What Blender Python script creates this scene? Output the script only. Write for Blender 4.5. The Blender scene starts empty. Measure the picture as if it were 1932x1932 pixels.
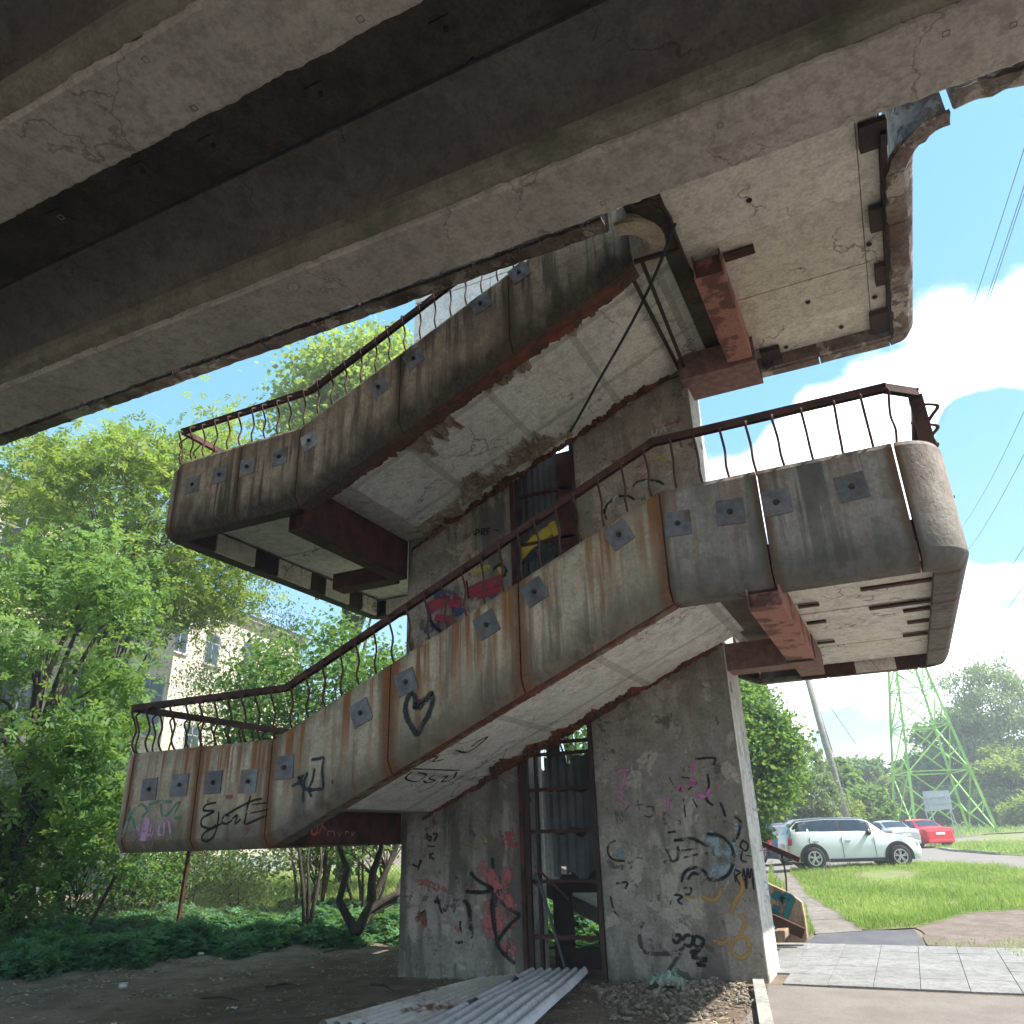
import bpy, bmesh, math, random
import numpy as np
from mathutils import Vector, Matrix, noise
from mathutils.geometry import delaunay_2d_cdt
R = math.radians
sc = bpy.context.scene
C = sc.collection
random.seed(7); rng = np.random.default_rng(7)

# ---------------------------------------------------------------- camera
# x runs along the stair tower, y away from the viewer, z up, metres
FPX = 1456.785 / 1932.0
PITCH, ROLL, YAW, EYE = R(23.0235), R(-1.7927), R(-25.0129), 1.7
Fw = Vector((math.sin(YAW)*math.cos(PITCH), math.cos(YAW)*math.cos(PITCH), math.sin(PITCH)))
R0 = Vector((math.cos(YAW), -math.sin(YAW), 0)); U0 = R0.cross(Fw)
Rv = math.cos(ROLL)*R0 + math.sin(ROLL)*U0
Uv = -math.sin(ROLL)*R0 + math.cos(ROLL)*U0
cam_d = bpy.data.cameras.new('camera'); cam = bpy.data.objects.new('camera', cam_d); C.objects.link(cam)
m = Matrix.Identity(4)
for i in range(3):
    m[i][0] = Rv[i]; m[i][1] = Uv[i]; m[i][2] = -Fw[i]
m[2][3] = EYE
cam.matrix_world = m
cam_d.sensor_width = 36; cam_d.sensor_fit = 'HORIZONTAL'; cam_d.lens = 36*FPX
cam_d.clip_start = .05; cam_d.clip_end = 2000
sc.camera = cam
EYEV = Vector((0, 0, EYE))
sc.view_settings.view_transform = 'Standard'; sc.view_settings.look = 'None'
sc.view_settings.exposure = 2.4; sc.view_settings.gamma = 1
sc.view_settings.use_curve_mapping = False

# ---------------------------------------------------------------- sun and sky
SUN_EL, SUN_AZ = 50.0, 76.0       # azimuth clockwise from +y
sun_d = bpy.data.lights.new('sun', 'SUN'); sun_d.energy = 2.2; sun_d.angle = R(0.6); sun_d.color = (1, .95, .86)
sun = bpy.data.objects.new('sun', sun_d); C.objects.link(sun)
sdir = Vector((math.sin(R(SUN_AZ))*math.cos(R(SUN_EL)), math.cos(R(SUN_AZ))*math.cos(R(SUN_EL)), math.sin(R(SUN_EL))))
sun.rotation_euler = sdir.to_track_quat('Z', 'Y').to_euler()
sun.location = (20, 5, 30)

def unproj(x, y):
    return (Rv*((x-966)/1456.785) - Uv*((y-966)/1456.785) + Fw)

w = bpy.data.worlds.new('World'); sc.world = w; w.use_nodes = True
N = w.node_tree.nodes; Lk = w.node_tree.links; N.clear()
def wn(t, **k):
    n = N.new(t)
    for a, b in k.items(): setattr(n, a, b)
    return n
out = wn('ShaderNodeOutputWorld'); bg = wn('ShaderNodeBackground'); bg.inputs[1].default_value = .11
sky = wn('ShaderNodeTexSky', sky_type='NISHITA', sun_disc=False)
sky.sun_elevation = R(SUN_EL); sky.sun_rotation = R(SUN_AZ); sky.air_density = 1.0; sky.dust_density = .6; sky.ozone_density = 1.0
tc = wn('ShaderNodeTexCoord')
sep = wn('ShaderNodeSeparateXYZ'); Lk.new(tc.outputs['Generated'], sep.inputs[0])
def mth(op, a, b=None, c=None, clamp=False, NN=None, LL=None):
    NN = NN or N; LL = LL or Lk
    n = NN.new('ShaderNodeMath'); n.operation = op; n.use_clamp = clamp
    for i, v in enumerate((a, b, c)):
        if v is None: continue
        if isinstance(v, (int, float)): n.inputs[i].default_value = v
        else: LL.new(v, n.inputs[i])
    return n.outputs[0]
# clouds on a flat layer overhead: direction divided by height
zz = mth('ADD', mth('MAXIMUM', sep.outputs[2], 0.0), .18)
cb = wn('ShaderNodeCombineXYZ')
Lk.new(mth('DIVIDE', sep.outputs[0], zz), cb.inputs[0]); Lk.new(mth('DIVIDE', sep.outputs[1], zz), cb.inputs[1])
nz = wn('ShaderNodeTexNoise'); nz.inputs['Scale'].default_value = 1.6; nz.inputs['Detail'].default_value = 9; nz.inputs['Roughness'].default_value = .56
Lk.new(cb.outputs[0], nz.inputs['Vector'])
nz2 = wn('ShaderNodeTexNoise'); nz2.inputs['Scale'].default_value = 5; nz2.inputs['Detail'].default_value = 8
Lk.new(tc.outputs['Generated'], nz2.inputs['Vector'])
acc = mth('MULTIPLY', mth('SUBTRACT', nz.outputs[0], .5), 1.5)
acc = mth('ADD', acc, mth('MULTIPLY', mth('SUBTRACT', nz2.outputs[0], .5), .9))
acc = mth('ADD', acc, -.02)
# cumulus banks (px, py, radius deg, gain)
for (px, py, rad, gain) in ((1860, 660, 7.5, .42), (1950, 560, 6, .3), (1420, 840, 5, .4), (1600, 840, 5, .3), (1800, 1150, 8, .22), (1560, 1330, 10, .25), (1000, 640, 7, .4),
                            (1760, 350, 13, -.55), (480, 680, 12, -.6), (1880, 890, 4.5, -.6), (1400, 760, 3, -.4), (600, 560, 9, -.4), (1620, 1360, 2.5, -.3)):
    d = unproj(px, py).normalized()
    dp = wn('ShaderNodeVectorMath', operation='DOT_PRODUCT'); Lk.new(tc.outputs['Generated'], dp.inputs[0]); dp.inputs[1].default_value = d
    mr = wn('ShaderNodeMapRange', interpolation_type='SMOOTHSTEP'); Lk.new(dp.outputs['Value'], mr.inputs[0])
    mr.inputs[1].default_value = math.cos(R(rad*1.5)); mr.inputs[2].default_value = math.cos(R(rad*.35)); mr.inputs[3].default_value = 0; mr.inputs[4].default_value = gain
    acc = mth('ADD', acc, mr.outputs[0])
cm = wn('ShaderNodeMapRange', interpolation_type='SMOOTHSTEP'); Lk.new(acc, cm.inputs[0])
cm.inputs[1].default_value = .02; cm.inputs[2].default_value = .20
sh = wn('ShaderNodeMapRange'); Lk.new(nz2.outputs[0], sh.inputs[0]); sh.inputs[1].default_value = .38; sh.inputs[2].default_value = .56; sh.inputs[3].default_value = .27; sh.inputs[4].default_value = .95
cc = wn('ShaderNodeVectorMath', operation='SCALE'); cc.inputs[0].default_value = (7.2, 7.5, 7.9); Lk.new(sh.outputs[0], cc.inputs[3])
# clear sky lifted a little towards pale cyan, as thin high haze does
hz = wn('ShaderNodeMixRGB'); hz.inputs[0].default_value = .6; Lk.new(sky.outputs[0], hz.inputs[1]); hz.inputs[2].default_value = (.55, 2.15, 3.2, 1)
ks = wn('ShaderNodeVectorMath', operation='SCALE'); Lk.new(hz.outputs[0], ks.inputs[0]); ks.inputs[3].default_value = .60
mx = wn('ShaderNodeMixRGB'); Lk.new(cm.outputs[0], mx.inputs[0]); Lk.new(ks.outputs[0], mx.inputs[1]); Lk.new(cc.outputs[0], mx.inputs[2])
Lk.new(mx.outputs[0], bg.inputs[0]); Lk.new(bg.outputs[0], out.inputs[0])

# ---------------------------------------------------------------- helpers
WL = {}
def col(ax, v, x, y):
    """point of the world on the plane axis=v that is seen at x, y of the photograph"""
    d = unproj(x, y); i = 'XYZ'.index(ax); t = (v - EYEV[i]) / d[i]
    return EYEV + d*t
def onplane(P, n, x, y):
    d = unproj(x, y); t = (Vector(P)-EYEV).dot(n)/d.dot(n); return EYEV + d*t
def sst(a, b, x):
    t = min(1, max(0, (x-a)/(b-a))); return t*t*(3-2*t)
PROF = ((0, 0), (11, 0), (14.2, .06), (28.5, .56), (50, .62), (56, .68), (75, 1.2), (130, 2.3), (400, 6.0))
def gz(x, y):
    D = math.hypot(x, y); z = PROF[-1][1]
    for (a, za), (b, zb) in zip(PROF, PROF[1:]):
        if D < b: z = za+(zb-za)*(D-a)/(b-a); break
    return z - .03*min(7, max(0, -2-x))
def gp(x, y):
    d = unproj(x, y); h = math.hypot(d.x, d.y); d = d/h; t = 2.0
    while t < 400:
        p = EYEV + d*t
        if p.z < gz(p.x, p.y):
            return Vector((p.x, p.y, gz(p.x, p.y)))
        t += .02 if t < 30 else .1
    return p
def spot(x, y, dist):
    d = unproj(x, y); return EYEV + d*(dist/math.hypot(d.x, d.y))

class MB:
    def __init__(s): s.v = []; s.f = []; s.uv = []; s.hasuv = False
    def add(s, vs, fs, uvs=None):
        o = len(s.v); s.v += [tuple(v) for v in vs]
        for i, f in enumerate(fs):
            s.f.append(tuple(o+k for k in f))
            if uvs: s.uv.append(uvs[i]); s.hasuv = True
            else: s.uv.append([(0, 0)]*len(f))
    def hexa(s, p):   # p: 4 bottom, 4 top, both counter-clockwise from above
        s.add(p, [(3, 2, 1, 0), (4, 5, 6, 7), (0, 1, 5, 4), (1, 2, 6, 5), (2, 3, 7, 6), (3, 0, 4, 7)])
    def box(s, x0, x1, y0, y1, z0, z1):
        s.hexa([(x0, y0, z0), (x1, y0, z0), (x1, y1, z0), (x0, y1, z0), (x0, y0, z1), (x1, y0, z1), (x1, y1, z1), (x0, y1, z1)])
    def beam(s, a, b, wd, ht, up=(0, 0, 1)):
        a = Vector(a); b = Vector(b); d = (b-a).normalized(); u = Vector(up)
        if abs(d.dot(u)) > .98: u = Vector((0, 1, 0))
        sd = d.cross(u).normalized(); u = sd.cross(d).normalized()
        sd *= wd/2; u *= ht/2
        s.hexa([a-sd-u, a+sd-u, b+sd-u, b-sd-u, a-sd+u, a+sd+u, b+sd+u, b-sd+u])
    def tube(s, pts, r, n=7, cap=True):
        pts = [Vector(p) for p in pts]; k = len(pts)
        rs = r if isinstance(r, (list, tuple)) else [r]*k
        ref = Vector((0, 0, 1)); prev = None; vs = []
        for i, p in enumerate(pts):
            d = (pts[min(i+1, k-1)]-pts[max(i-1, 0)]).normalized()
            if prev is None:
                a = d.cross(ref)
                if a.length < .1: a = d.cross(Vector((0, 1, 0)))
                a.normalize()
            else:
                a = (prev - d*prev.dot(d)).normalized()
            prev = a; b = d.cross(a)
            for j in range(n):
                t = 2*math.pi*j/n; vs.append(p + (a*math.cos(t)+b*math.sin(t))*rs[i])
        fs = [(i*n+j, i*n+(j+1) % n, (i+1)*n+(j+1) % n, (i+1)*n+j) for i in range(k-1) for j in range(n)]
        if cap: fs += [tuple(range(n-1, -1, -1)), tuple((k-1)*n+j for j in range(n))]
        s.add(vs, fs)
    def strip(s, rows, us=None, closed=False, caps=False):
        """rows of equal length -> quads, with uv (us per row, v per column)"""
        n = len(rows[0]); vs = [p for r in rows for p in r]; fs = []; uv = []
        cols = n if closed else n-1
        for i in range(len(rows)-1):
            for j in range(cols):
                j2 = (j+1) % n
                fs.append((i*n+j, (i+1)*n+j, (i+1)*n+j2, i*n+j2))
                if us: 
                    (u0, vv) = us[i]; (u1, _) = us[i+1]
                    uv.append([(u0, vv[j]), (u1, vv[j]), (u1, vv[j2]), (u0, vv[j2])])
        if caps:
            fs += [tuple(range(n)), tuple((len(rows)-1)*n+j for j in range(n-1, -1, -1))]
            if us: uv += [[(us[0][0], us[0][1][j]) for j in range(n)], [(us[-1][0], us[-1][1][j]) for j in range(n-1, -1, -1)]]
        s.add(vs, fs, uv if us else None)
    def mesh(s, name, off=Vector((0, 0, 0))):
        me = bpy.data.meshes.new(name)
        me.from_pydata([(v[0]-off.x, v[1]-off.y, v[2]-off.z) for v in s.v], [], s.f)
        if s.hasuv:
            l = me.uv_layers.new(name='UVMap'); flat = [c for f in s.uv for p in f for c in p]
            l.data.foreach_set('uv', flat)
        return me

def tagp(o, label=None, cat=None, group=None, kind=None):
    if label: o['label'] = label
    if cat: o['category'] = cat
    if group: o['group'] = group
    if kind: o['kind'] = kind
    return o
def thing(name, label, cat, loc=(0, 0, 0), group=None):
    o = bpy.data.objects.new(name, None); C.objects.link(o); o.location = loc; o.empty_display_size = .2
    WL[o.name] = Vector(loc); return tagp(o, label, cat, group)
def obj(name, mb, mat, parent=None, loc=None, smooth=False, bevel=0, rot=None, shade=None):
    """link a mesh built in world coordinates (or local ones when loc is given)"""
    base = WL[parent.name] if parent else Vector((0, 0, 0))
    if isinstance(mb, bpy.types.Mesh): me = mb
    elif loc is None:
        me = mb.mesh(name, base)
    else: me = mb.mesh(name)
    if not me.materials:
        for mm in (mat if isinstance(mat, (list, tuple)) else [mat]): me.materials.append(mm)
    o = bpy.data.objects.new(name, me); C.objects.link(o)
    if parent: o.parent = parent
    if loc is not None:
        o.location = Vector(loc)-base; WL[o.name] = Vector(loc)
    else: WL[o.name] = base.copy()
    if rot: o.rotation_euler = rot
    if smooth: me.polygons.foreach_set('use_smooth', [True]*len(me.polygons))
    if bevel:
        b = o.modifiers.new('bevel', 'BEVEL'); b.width = bevel; b.segments = 2; b.limit_method = 'ANGLE'; b.angle_limit = R(40)
    return o
def smooth_by_angle(o, a=40):
    me = o.data
    me.polygons.foreach_set('use_smooth', [True]*len(me.polygons))
    bm = bmesh.new(); bm.from_mesh(me)
    for e in bm.edges:
        if len(e.link_faces) == 2 and e.calc_face_angle(0) > R(a): e.smooth = False
        elif len(e.link_faces) != 2: e.smooth = False
    bm.to_mesh(me); bm.free()
    return o

# ---------------------------------------------------------------- materials
class NT:
    def __init__(s, name):
        s.m = bpy.data.materials.new(name); s.m.use_nodes = True
        s.t = s.m.node_tree; s.N = s.t.nodes; s.L = s.t.links
        s.b = s.N['Principled BSDF']; s.o = s.N['Material Output']
        s.tc = s.N.new('ShaderNodeTexCoord')
    def lk(s, v, i):
        if isinstance(v, (int, float)): i.default_value = v
        elif isinstance(v, tuple): i.default_value = v if len(v) == 4 or i.type == 'VECTOR' else (*v, 1)
        else: s.L.new(v, i)
    def map(s, scale, src='Object', loc=(0, 0, 0), rot=(0, 0, 0)):
        n = s.N.new('ShaderNodeMapping'); n.inputs['Scale'].default_value = scale; n.inputs['Location'].default_value = loc; n.inputs['Rotation'].default_value = rot
        s.L.new(s.tc.outputs[src], n.inputs[0]); return n.outputs[0]
    def noise(s, vec, scale, detail=6, rough=.6, dist=0):
        n = s.N.new('ShaderNodeTexNoise'); n.inputs['Scale'].default_value = scale; n.inputs['Detail'].default_value = detail; n.inputs['Roughness'].default_value = rough; n.inputs['Distortion'].default_value = dist
        s.L.new(vec, n.inputs['Vector']); return n.outputs[0]
    def vor(s, vec, scale, feat='F1'):
        n = s.N.new('ShaderNodeTexVoronoi'); n.feature = feat; n.inputs['Scale'].default_value = scale
        s.L.new(vec, n.inputs['Vector']); return n.outputs[0]
    def ramp(s, v, a, b, lo=0., hi=1.):
        n = s.N.new('ShaderNodeMapRange'); n.interpolation_type = 'SMOOTHSTEP'
        s.lk(v, n.inputs[0])
        for i, q in enumerate((a, b, lo, hi)): n.inputs[i+1].default_value = q
        return n.outputs[0]
    def mix(s, f, a, b, mode='MIX'):
        n = s.N.new('ShaderNodeMixRGB'); n.blend_type = mode
        s.lk(f, n.inputs[0]); s.lk(a, n.inputs[1]); s.lk(b, n.inputs[2]); return n.outputs[0]
    def m_(s, op, a, b=None, c=None): return mth(op, a, b, c, NN=s.N, LL=s.L)
    def bump(s, h, strength=.3, dist=.02):
        n = s.N.new('ShaderNodeBump'); n.inputs['Strength'].default_value = strength; n.inputs['Distance'].default_value = dist
        s.lk(h, n.inputs['Height']); s.L.new(n.outputs[0], s.b.inputs['Normal'])
    def done(s, color, rough=.85, metal=0., spec=.3):
        s.lk(color, s.b.inputs['Base Color']); s.lk(rough, s.b.inputs['Roughness']); s.lk(metal, s.b.inputs['Metallic'])
        s.b.inputs['Specular IOR Level'].default_value = spec; return s.m
RUSTC = (.11, .042, .018)
def conc(name, a, b, dark=(.05, .045, .04), st=.6, streak=True, uvm=False, rust=0., peel=None, joints=None, bump=.35, seed=0., moss=0., crack=.0, fs_=.72, ss=4.5):
    t = NT(name); O = t.map((1, 1, 1), loc=(seed, seed*1.7, seed*.3))
    n1 = t.noise(O, 1.1, 8, .62); c = t.mix(t.ramp(n1, .36, .64), a, b)
    n3 = t.noise(O, 22, 6, .7); n4 = t.noise(O, 5.5, 7, .65)
    c = t.mix(t.ramp(n4, .42, .68, 0, .55), c, (a[0]*.55, a[1]*.53, a[2]*.5))
    if peel:
        pn = t.noise(O, 1.9, 9, .68, .4); pm = t.ramp(pn, .555, .568)
        c = t.mix(t.m_('MULTIPLY', pm, .85), c, peel)
        pn2 = t.noise(t.map((1, 1, 1), loc=(9+seed, 3, 5)), 3.1, 8, .7, .3); pm2 = t.ramp(pn2, .60, .612)
        c = t.mix(t.m_('MULTIPLY', pm2, .8), c, (.07, .065, .058))
    if streak:
        s1 = t.noise(t.map((ss, ss, .32), loc=(seed, 0, 0)), 1.6, 7, .62, .3)
        s1 = t.m_('ADD', t.m_('MULTIPLY', s1, fs_), t.m_('MULTIPLY', t.noise(t.map((16, 16, .5), loc=(seed, 4, 0)), 1.3, 5, .6), 1-fs_))
        s2 = t.noise(O, .55, 4, .5)
        sm = t.m_('MULTIPLY', t.ramp(s1, .47, .58), t.ramp(s2, .38, .58, .2, 1))
        c = t.mix(t.m_('MULTIPLY', sm, st), c, dark)
    if rust:
        r1 = t.noise(t.map((6, 6, .35), loc=(3+seed, 1, 0)), 1.1, 7, .6)
        c = t.mix(t.m_('MULTIPLY', t.ramp(r1, .56, .68), rust), c, (.26, .11, .04))
    if uvm:
        sp = t.N.new('ShaderNodeSeparateXYZ'); t.L.new(t.tc.outputs['UV'], sp.inputs[0])
        jn = t.noise(t.map((2.6, 2.6, 1.1)), 1.5, 7, .65)
        vv = t.m_('ADD', sp.outputs[1], t.m_('MULTIPLY', t.m_('SUBTRACT', jn, .5), .75))
        c = t.mix(t.ramp(vv, .52, .0, 0, min(1, uvm*1.1)), c, (.035, .031, .027))
        c = t.mix(t.ramp(vv, .82, 1.1, 0, uvm*.6), c, (.05, .045, .04))
        ed = t.m_('ABSOLUTE', t.m_('SUBTRACT', sp.outputs[0], .5))
        ed = t.m_('ADD', ed, t.m_('MULTIPLY', t.m_('SUBTRACT', jn, .5), .16))
        c = t.mix(t.ramp(ed, .40, .50, 0, .8), c, (.05, .038, .03))
        if rust:
            tn = t.noise(t.map((7, 7, .25), loc=(1+seed, 0, 0)), 1.0, 6, .6)
            tm = t.m_('MULTIPLY', t.ramp(tn, .48, .62), t.ramp(sp.outputs[1], .05, .9))
            c = t.mix(t.m_('MULTIPLY', tm, min(1, rust*1.4)), c, (.27, .105, .035))
            c = t.mix(t.m_('MULTIPLY', t.ramp(ed, .42, .5), rust), c, (.20, .07, .022))
    if moss: c = t.mix(t.m_('MULTIPLY', t.ramp(t.noise(O, 1.7, 6), .5, .66), moss), c, (.04, .05, .02))
    if joints:
        (sx, sy, wd) = joints
        spj = t.N.new('ShaderNodeSeparateXYZ'); t.L.new(t.tc.outputs['Object'], spj.inputs[0])
        for k, sz in ((0, sx), (1, sy)):
            if not sz: continue
            f = t.m_('ABSOLUTE', t.m_('SUBTRACT', t.m_('FRACT', t.m_('ADD', t.m_('DIVIDE', spj.outputs[k], sz), 50.37)), .5))
            lm = t.m_('LESS_THAN', f, wd/sz/2)
            c = t.mix(t.m_('MULTIPLY', lm, .35), c, (.14, .13, .11))
    c = t.mix(t.ramp(n3, .3, .72, 0, .4), c, (a[0]*.45, a[1]*.43, a[2]*.4))
    if crack:
        wv = t.N.new('ShaderNodeVectorMath'); wv.operation = 'ADD'; nn_ = t.N.new('ShaderNodeTexNoise'); nn_.inputs['Scale'].default_value = 2.2; nn_.inputs['Detail'].default_value = 6; t.L.new(O, nn_.inputs['Vector']); t.L.new(nn_.outputs['Color'], wv.inputs[0]); t.L.new(O, wv.inputs[1])
        ck = t.m_('LESS_THAN', t.vor(wv.outputs[0], .55, 'DISTANCE_TO_EDGE'), .007); ck = t.m_('MULTIPLY', ck, t.ramp(t.noise(O, .7, 3), .46, .54))
        c = t.mix(t.m_('MULTIPLY', ck, crack), c, (.05, .03, .02))
    v = t.vor(O, 26)
    h = t.m_('ADD', n3, t.m_('MULTIPLY', t.ramp(v, .0, .16), .5))
    h = t.m_('ADD', h, t.m_('MULTIPLY', n4, 1.2))
    if peel: h = t.m_('SUBTRACT', h, t.m_('MULTIPLY', pm2, .8)); h = t.m_('ADD', h, t.m_('MULTIPLY', pm, .5))
    t.bump(h, bump, .02)
    return t.done(c, .88, 0, .25)
def rusty(name, a=(.10, .038, .025), b=(.04, .018, .014), scale=3, metal=.15, paint=None, pa=.5):
    t = NT(name); O = t.map((1, 1, 1)); n = t.noise(O, scale, 8, .66); f = t.noise(O, scale*9, 6, .7)
    c = t.mix(t.ramp(n, .38, .62), a, b)
    if paint:
        c = t.mix(t.ramp(t.noise(t.map((1, 1, 1), loc=(4, 4, 4)), scale*.8, 7, .62), pa+.02, pa-.04), c, paint)
    c = t.mix(t.ramp(f, .5, .7, 0, .6), c, (a[0]*.4, a[1]*.4, a[2]*.4))
    t.bump(t.m_('ADD', f, n), .35, .006)
    return t.done(c, .75, metal, .3)
def platem(name, c):
    t = NT(name); O = t.map((1, 1, 1)); oi = t.N.new('ShaderNodeObjectInfo'); ad = t.N.new('ShaderNodeVectorMath'); ad.operation = 'ADD'; t.L.new(O, ad.inputs[0]); cx = t.N.new('ShaderNodeCombineXYZ'); t.L.new(t.m_('MULTIPLY', oi.outputs['Random'], 37), cx.inputs[0]); t.L.new(cx.outputs[0], ad.inputs[1])
    n = t.noise(ad.outputs[0], 7, 7, .65); s = t.noise(ad.outputs[0], 3, 5, .6)
    k = t.m_('MULTIPLY_ADD', oi.outputs['Random'], .7, .65); cc_ = t.mix(1, c, t.mix(t.ramp(n, .3, .7), (.6, .6, .6), (1.25, 1.25, 1.25)), 'MULTIPLY')
    sc2 = t.N.new('ShaderNodeVectorMath'); sc2.operation = 'SCALE'; t.L.new(cc_, sc2.inputs[0]); t.L.new(k, sc2.inputs[3])
    c2 = t.mix(t.m_('MULTIPLY', t.ramp(s, .54, .66), .75), sc2.outputs[0], (.16, .085, .05))
    t.bump(n, .2, .004); return t.done(c2, .55, .25, .4)
def flat(name, c, rough=.6, metal=0., spec=.4, var=0., scale=6):
    t = NT(name)
    if var:
        n = t.noise(t.map((1, 1, 1)), scale, 6, .6); c = t.mix(t.ramp(n, .3, .7), tuple(q*(1-var) for q in c), tuple(min(1, q*(1+var)) for q in c))
    return t.done(c, rough, metal, spec)
def paint(name, c, wear=.5, alpha=.88):
    t = NT(name); n = t.noise(t.map((1, 1, 1)), 7, 9, .72); n2 = t.noise(t.map((1, 1, 1)), 1.7, 5, .6)
    a = t.m_('MULTIPLY', t.ramp(n, wear*.3+.25, wear*.3+.38), t.ramp(n2, .3, .5, alpha*.75, alpha))
    sp = t.N.new('ShaderNodeSeparateXYZ'); t.L.new(t.tc.outputs['UV'], sp.inputs[0])
    e = t.m_('SUBTRACT', 1, t.m_('ABSOLUTE', t.m_('SUBTRACT', t.m_('MULTIPLY', sp.outputs[1], 2), 1)))
    e = t.m_('ADD', e, t.m_('MULTIPLY', t.m_('SUBTRACT', t.noise(t.map((1, 1, 1)), 40, 4, .7), .5), .5))
    a = t.m_('MULTIPLY', a, t.ramp(e, .08, .6))
    t.lk(a, t.b.inputs['Alpha'])
    return t.done(c, .8, 0, .2)
def leafm(name, dark, light, trans=.45, rough=.55):
    t = NT(name)
    at = t.N.new('ShaderNodeAttribute'); at.attribute_name = 'tint'
    c = t.mix(at.outputs['Fac'], dark, light)
    t.lk(c, t.b.inputs['Base Color']); t.b.inputs['Roughness'].default_value = rough; t.b.inputs['Specular IOR Level'].default_value = .25
    tr = t.N.new('ShaderNodeBsdfTranslucent')
    c2 = t.mix(.65, c, (.28, .42, .06)); t.lk(c2, tr.inputs[0])
    mxs = t.N.new('ShaderNodeMixShader'); mxs.inputs[0].default_value = trans
    t.L.new(t.b.outputs[0], mxs.inputs[1]); t.L.new(tr.outputs[0], mxs.inputs[2]); t.L.new(mxs.outputs[0], t.o.inputs[0])
    return t.m

M = {}
M['panel_up'] = conc('panel_weathered_dark', (.40, .355, .28), (.60, .53, .42), (.045, .043, .04), .85, True, .95, .1, None, seed=1)
M['panel_low'] = conc('panel_weathered_rusty', (.47, .405, .30), (.64, .55, .41), (.075, .066, .055), .6, True, .65, .75, None, seed=5)
M['panel_right'] = conc('panel_weathered_grey', (.34, .32, .29), (.47, .43, .385), (.05, .047, .045), .75, True, .6, .3, None, seed=9)
M['pier'] = conc('pier_plaster', (.26, .235, .20), (.37, .335, .28), (.06, .052, .045), .75, True, 0, .2, (.46, .41, .34), seed=2, fs_=.9, ss=1.7)
M['pier_side'] = conc('pier_side_pale', (.62, .60, .55), (.72, .70, .66), (.3, .22, .15), .35, True, 0, .5, (.45, .42, .37), seed=3)  # side faces paler than the pier fronts
M['white_wall'] = conc('upper_wall_skylit', (.66, .64, .58), (.74, .72, .66), (.5, .46, .4), .25, True, 0, .05, None, seed=4, bump=.1)  # near-white base colour stands in for skylight on the upper wall
M['soffit'] = conc('soffit_pale', (.68, .68, .645), (.78, .78, .735), (.30, .26, .2), .3, False, 0, 0, None, joints=(1.35, 1.5, .10), seed=6, bump=.15, crack=.5)
M['soffit_r'] = conc('soffit_cream', (.74, .71, .65), (.84, .81, .745), (.24, .17, .1), .35, False, 0, 0, None, seed=8, bump=.2, crack=.6)
M['soffit_r2'] = conc('soffit_grey_cream', (.66, .63, .57), (.76, .72, .65), (.24, .17, .1), .35, False, 0, 0, None, seed=12, bump=.2, crack=.6)
M['slab_dark'] = conc('slab_edge', (.10, .085, .07), (.2, .17, .13), (.03, .022, .018), .8, False, 0, .4, None, seed=7)
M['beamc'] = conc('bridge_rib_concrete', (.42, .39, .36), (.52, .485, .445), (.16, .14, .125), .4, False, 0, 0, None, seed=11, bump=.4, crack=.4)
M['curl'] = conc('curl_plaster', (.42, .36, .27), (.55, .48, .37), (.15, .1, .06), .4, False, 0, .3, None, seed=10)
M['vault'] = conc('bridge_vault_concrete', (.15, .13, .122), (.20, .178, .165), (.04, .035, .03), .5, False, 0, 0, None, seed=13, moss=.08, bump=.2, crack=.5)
M['vault_flat'] = conc('bridge_soffit_dark', (.065, .055, .05), (.12, .10, .088), (.02, .018, .018), .7, False, 0, .3, None, seed=14, bump=.6)  # flat deck underside, darker than ribs and vaults
M['ledge'] = conc('bridge_ledge_mossy', (.24, .225, .18), (.31, .29, .24), (.1, .09, .07), .4, False, 0, 0, None, seed=15, moss=.5)
M['edge'] = conc('bridge_edge_spalled', (.13, .08, .065), (.34, .29, .25), (.03, .02, .018), .9, False, 0, .6, (.55, .50, .46), seed=16, bump=1.0)
M['spall'] = conc('spalled_aggregate', (.26, .20, .14), (.44, .38, .30), (.03, .02, .015), .9, False, 0, .3, None, seed=17, bump=1.0)
M['rust'] = rusty('rusty_steel')
M['rust_edge'] = rusty('rusty_rebar_edge', (.16, .05, .02), (.06, .025, .015), 5, 0)
M['pink'] = rusty('red_oxide_primer', (.13, .06, .045), (.2, .08, .06), 2.5, 0, (.38, .175, .14), .52)
M['rustpink'] = rusty('scaled_red_steel', (.25, .14, .125), (.15, .085, .075), 8, 0)
M['steel_dark'] = rusty('dark_corroded_steel', (.035, .024, .024), (.06, .035, .03), 3, .1)
M['rail'] = rusty('handrail_brown', (.11, .05, .038), (.05, .026, .022), 4, .1)
M['plate'] = platem('galvanised_plate', (.30, .34, .39))
M['plate2'] = platem('tarnished_plate', (.145, .145, .155))
M['bolt'] = flat('bolt_steel', (.05, .045, .045), .5, .6)
M['cable'] = flat('black_cable', (.012, .02, .022), .5)
M['wire'] = flat('wire_grey', (.08, .08, .09), .5, .5)
M['hole'] = flat('bolt_hole', (.02, .018, .016), .9)
M['zinc'] = rusty('corrugated_zinc', (.62, .63, .66), (.46, .47, .49), 1.2, .0, (.13, .05, .02), .36)
M['zinc_dirty'] = rusty('corrugated_zinc_dirty', (.66, .65, .62), (.46, .42, .36), 1.0, .0, (.17, .07, .03), .42)
M['zinc_blue'] = rusty('corrugated_grey_blue', (.085, .09, .095), (.05, .055, .055), 1.5, .1, (.07, .03, .02), .33)
M['bark'] = conc('bark', (.06, .05, .04), (.11, .095, .075), (.03, .025, .02), .6, True, 0, 0, None, bump=.9, seed=3)
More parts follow.
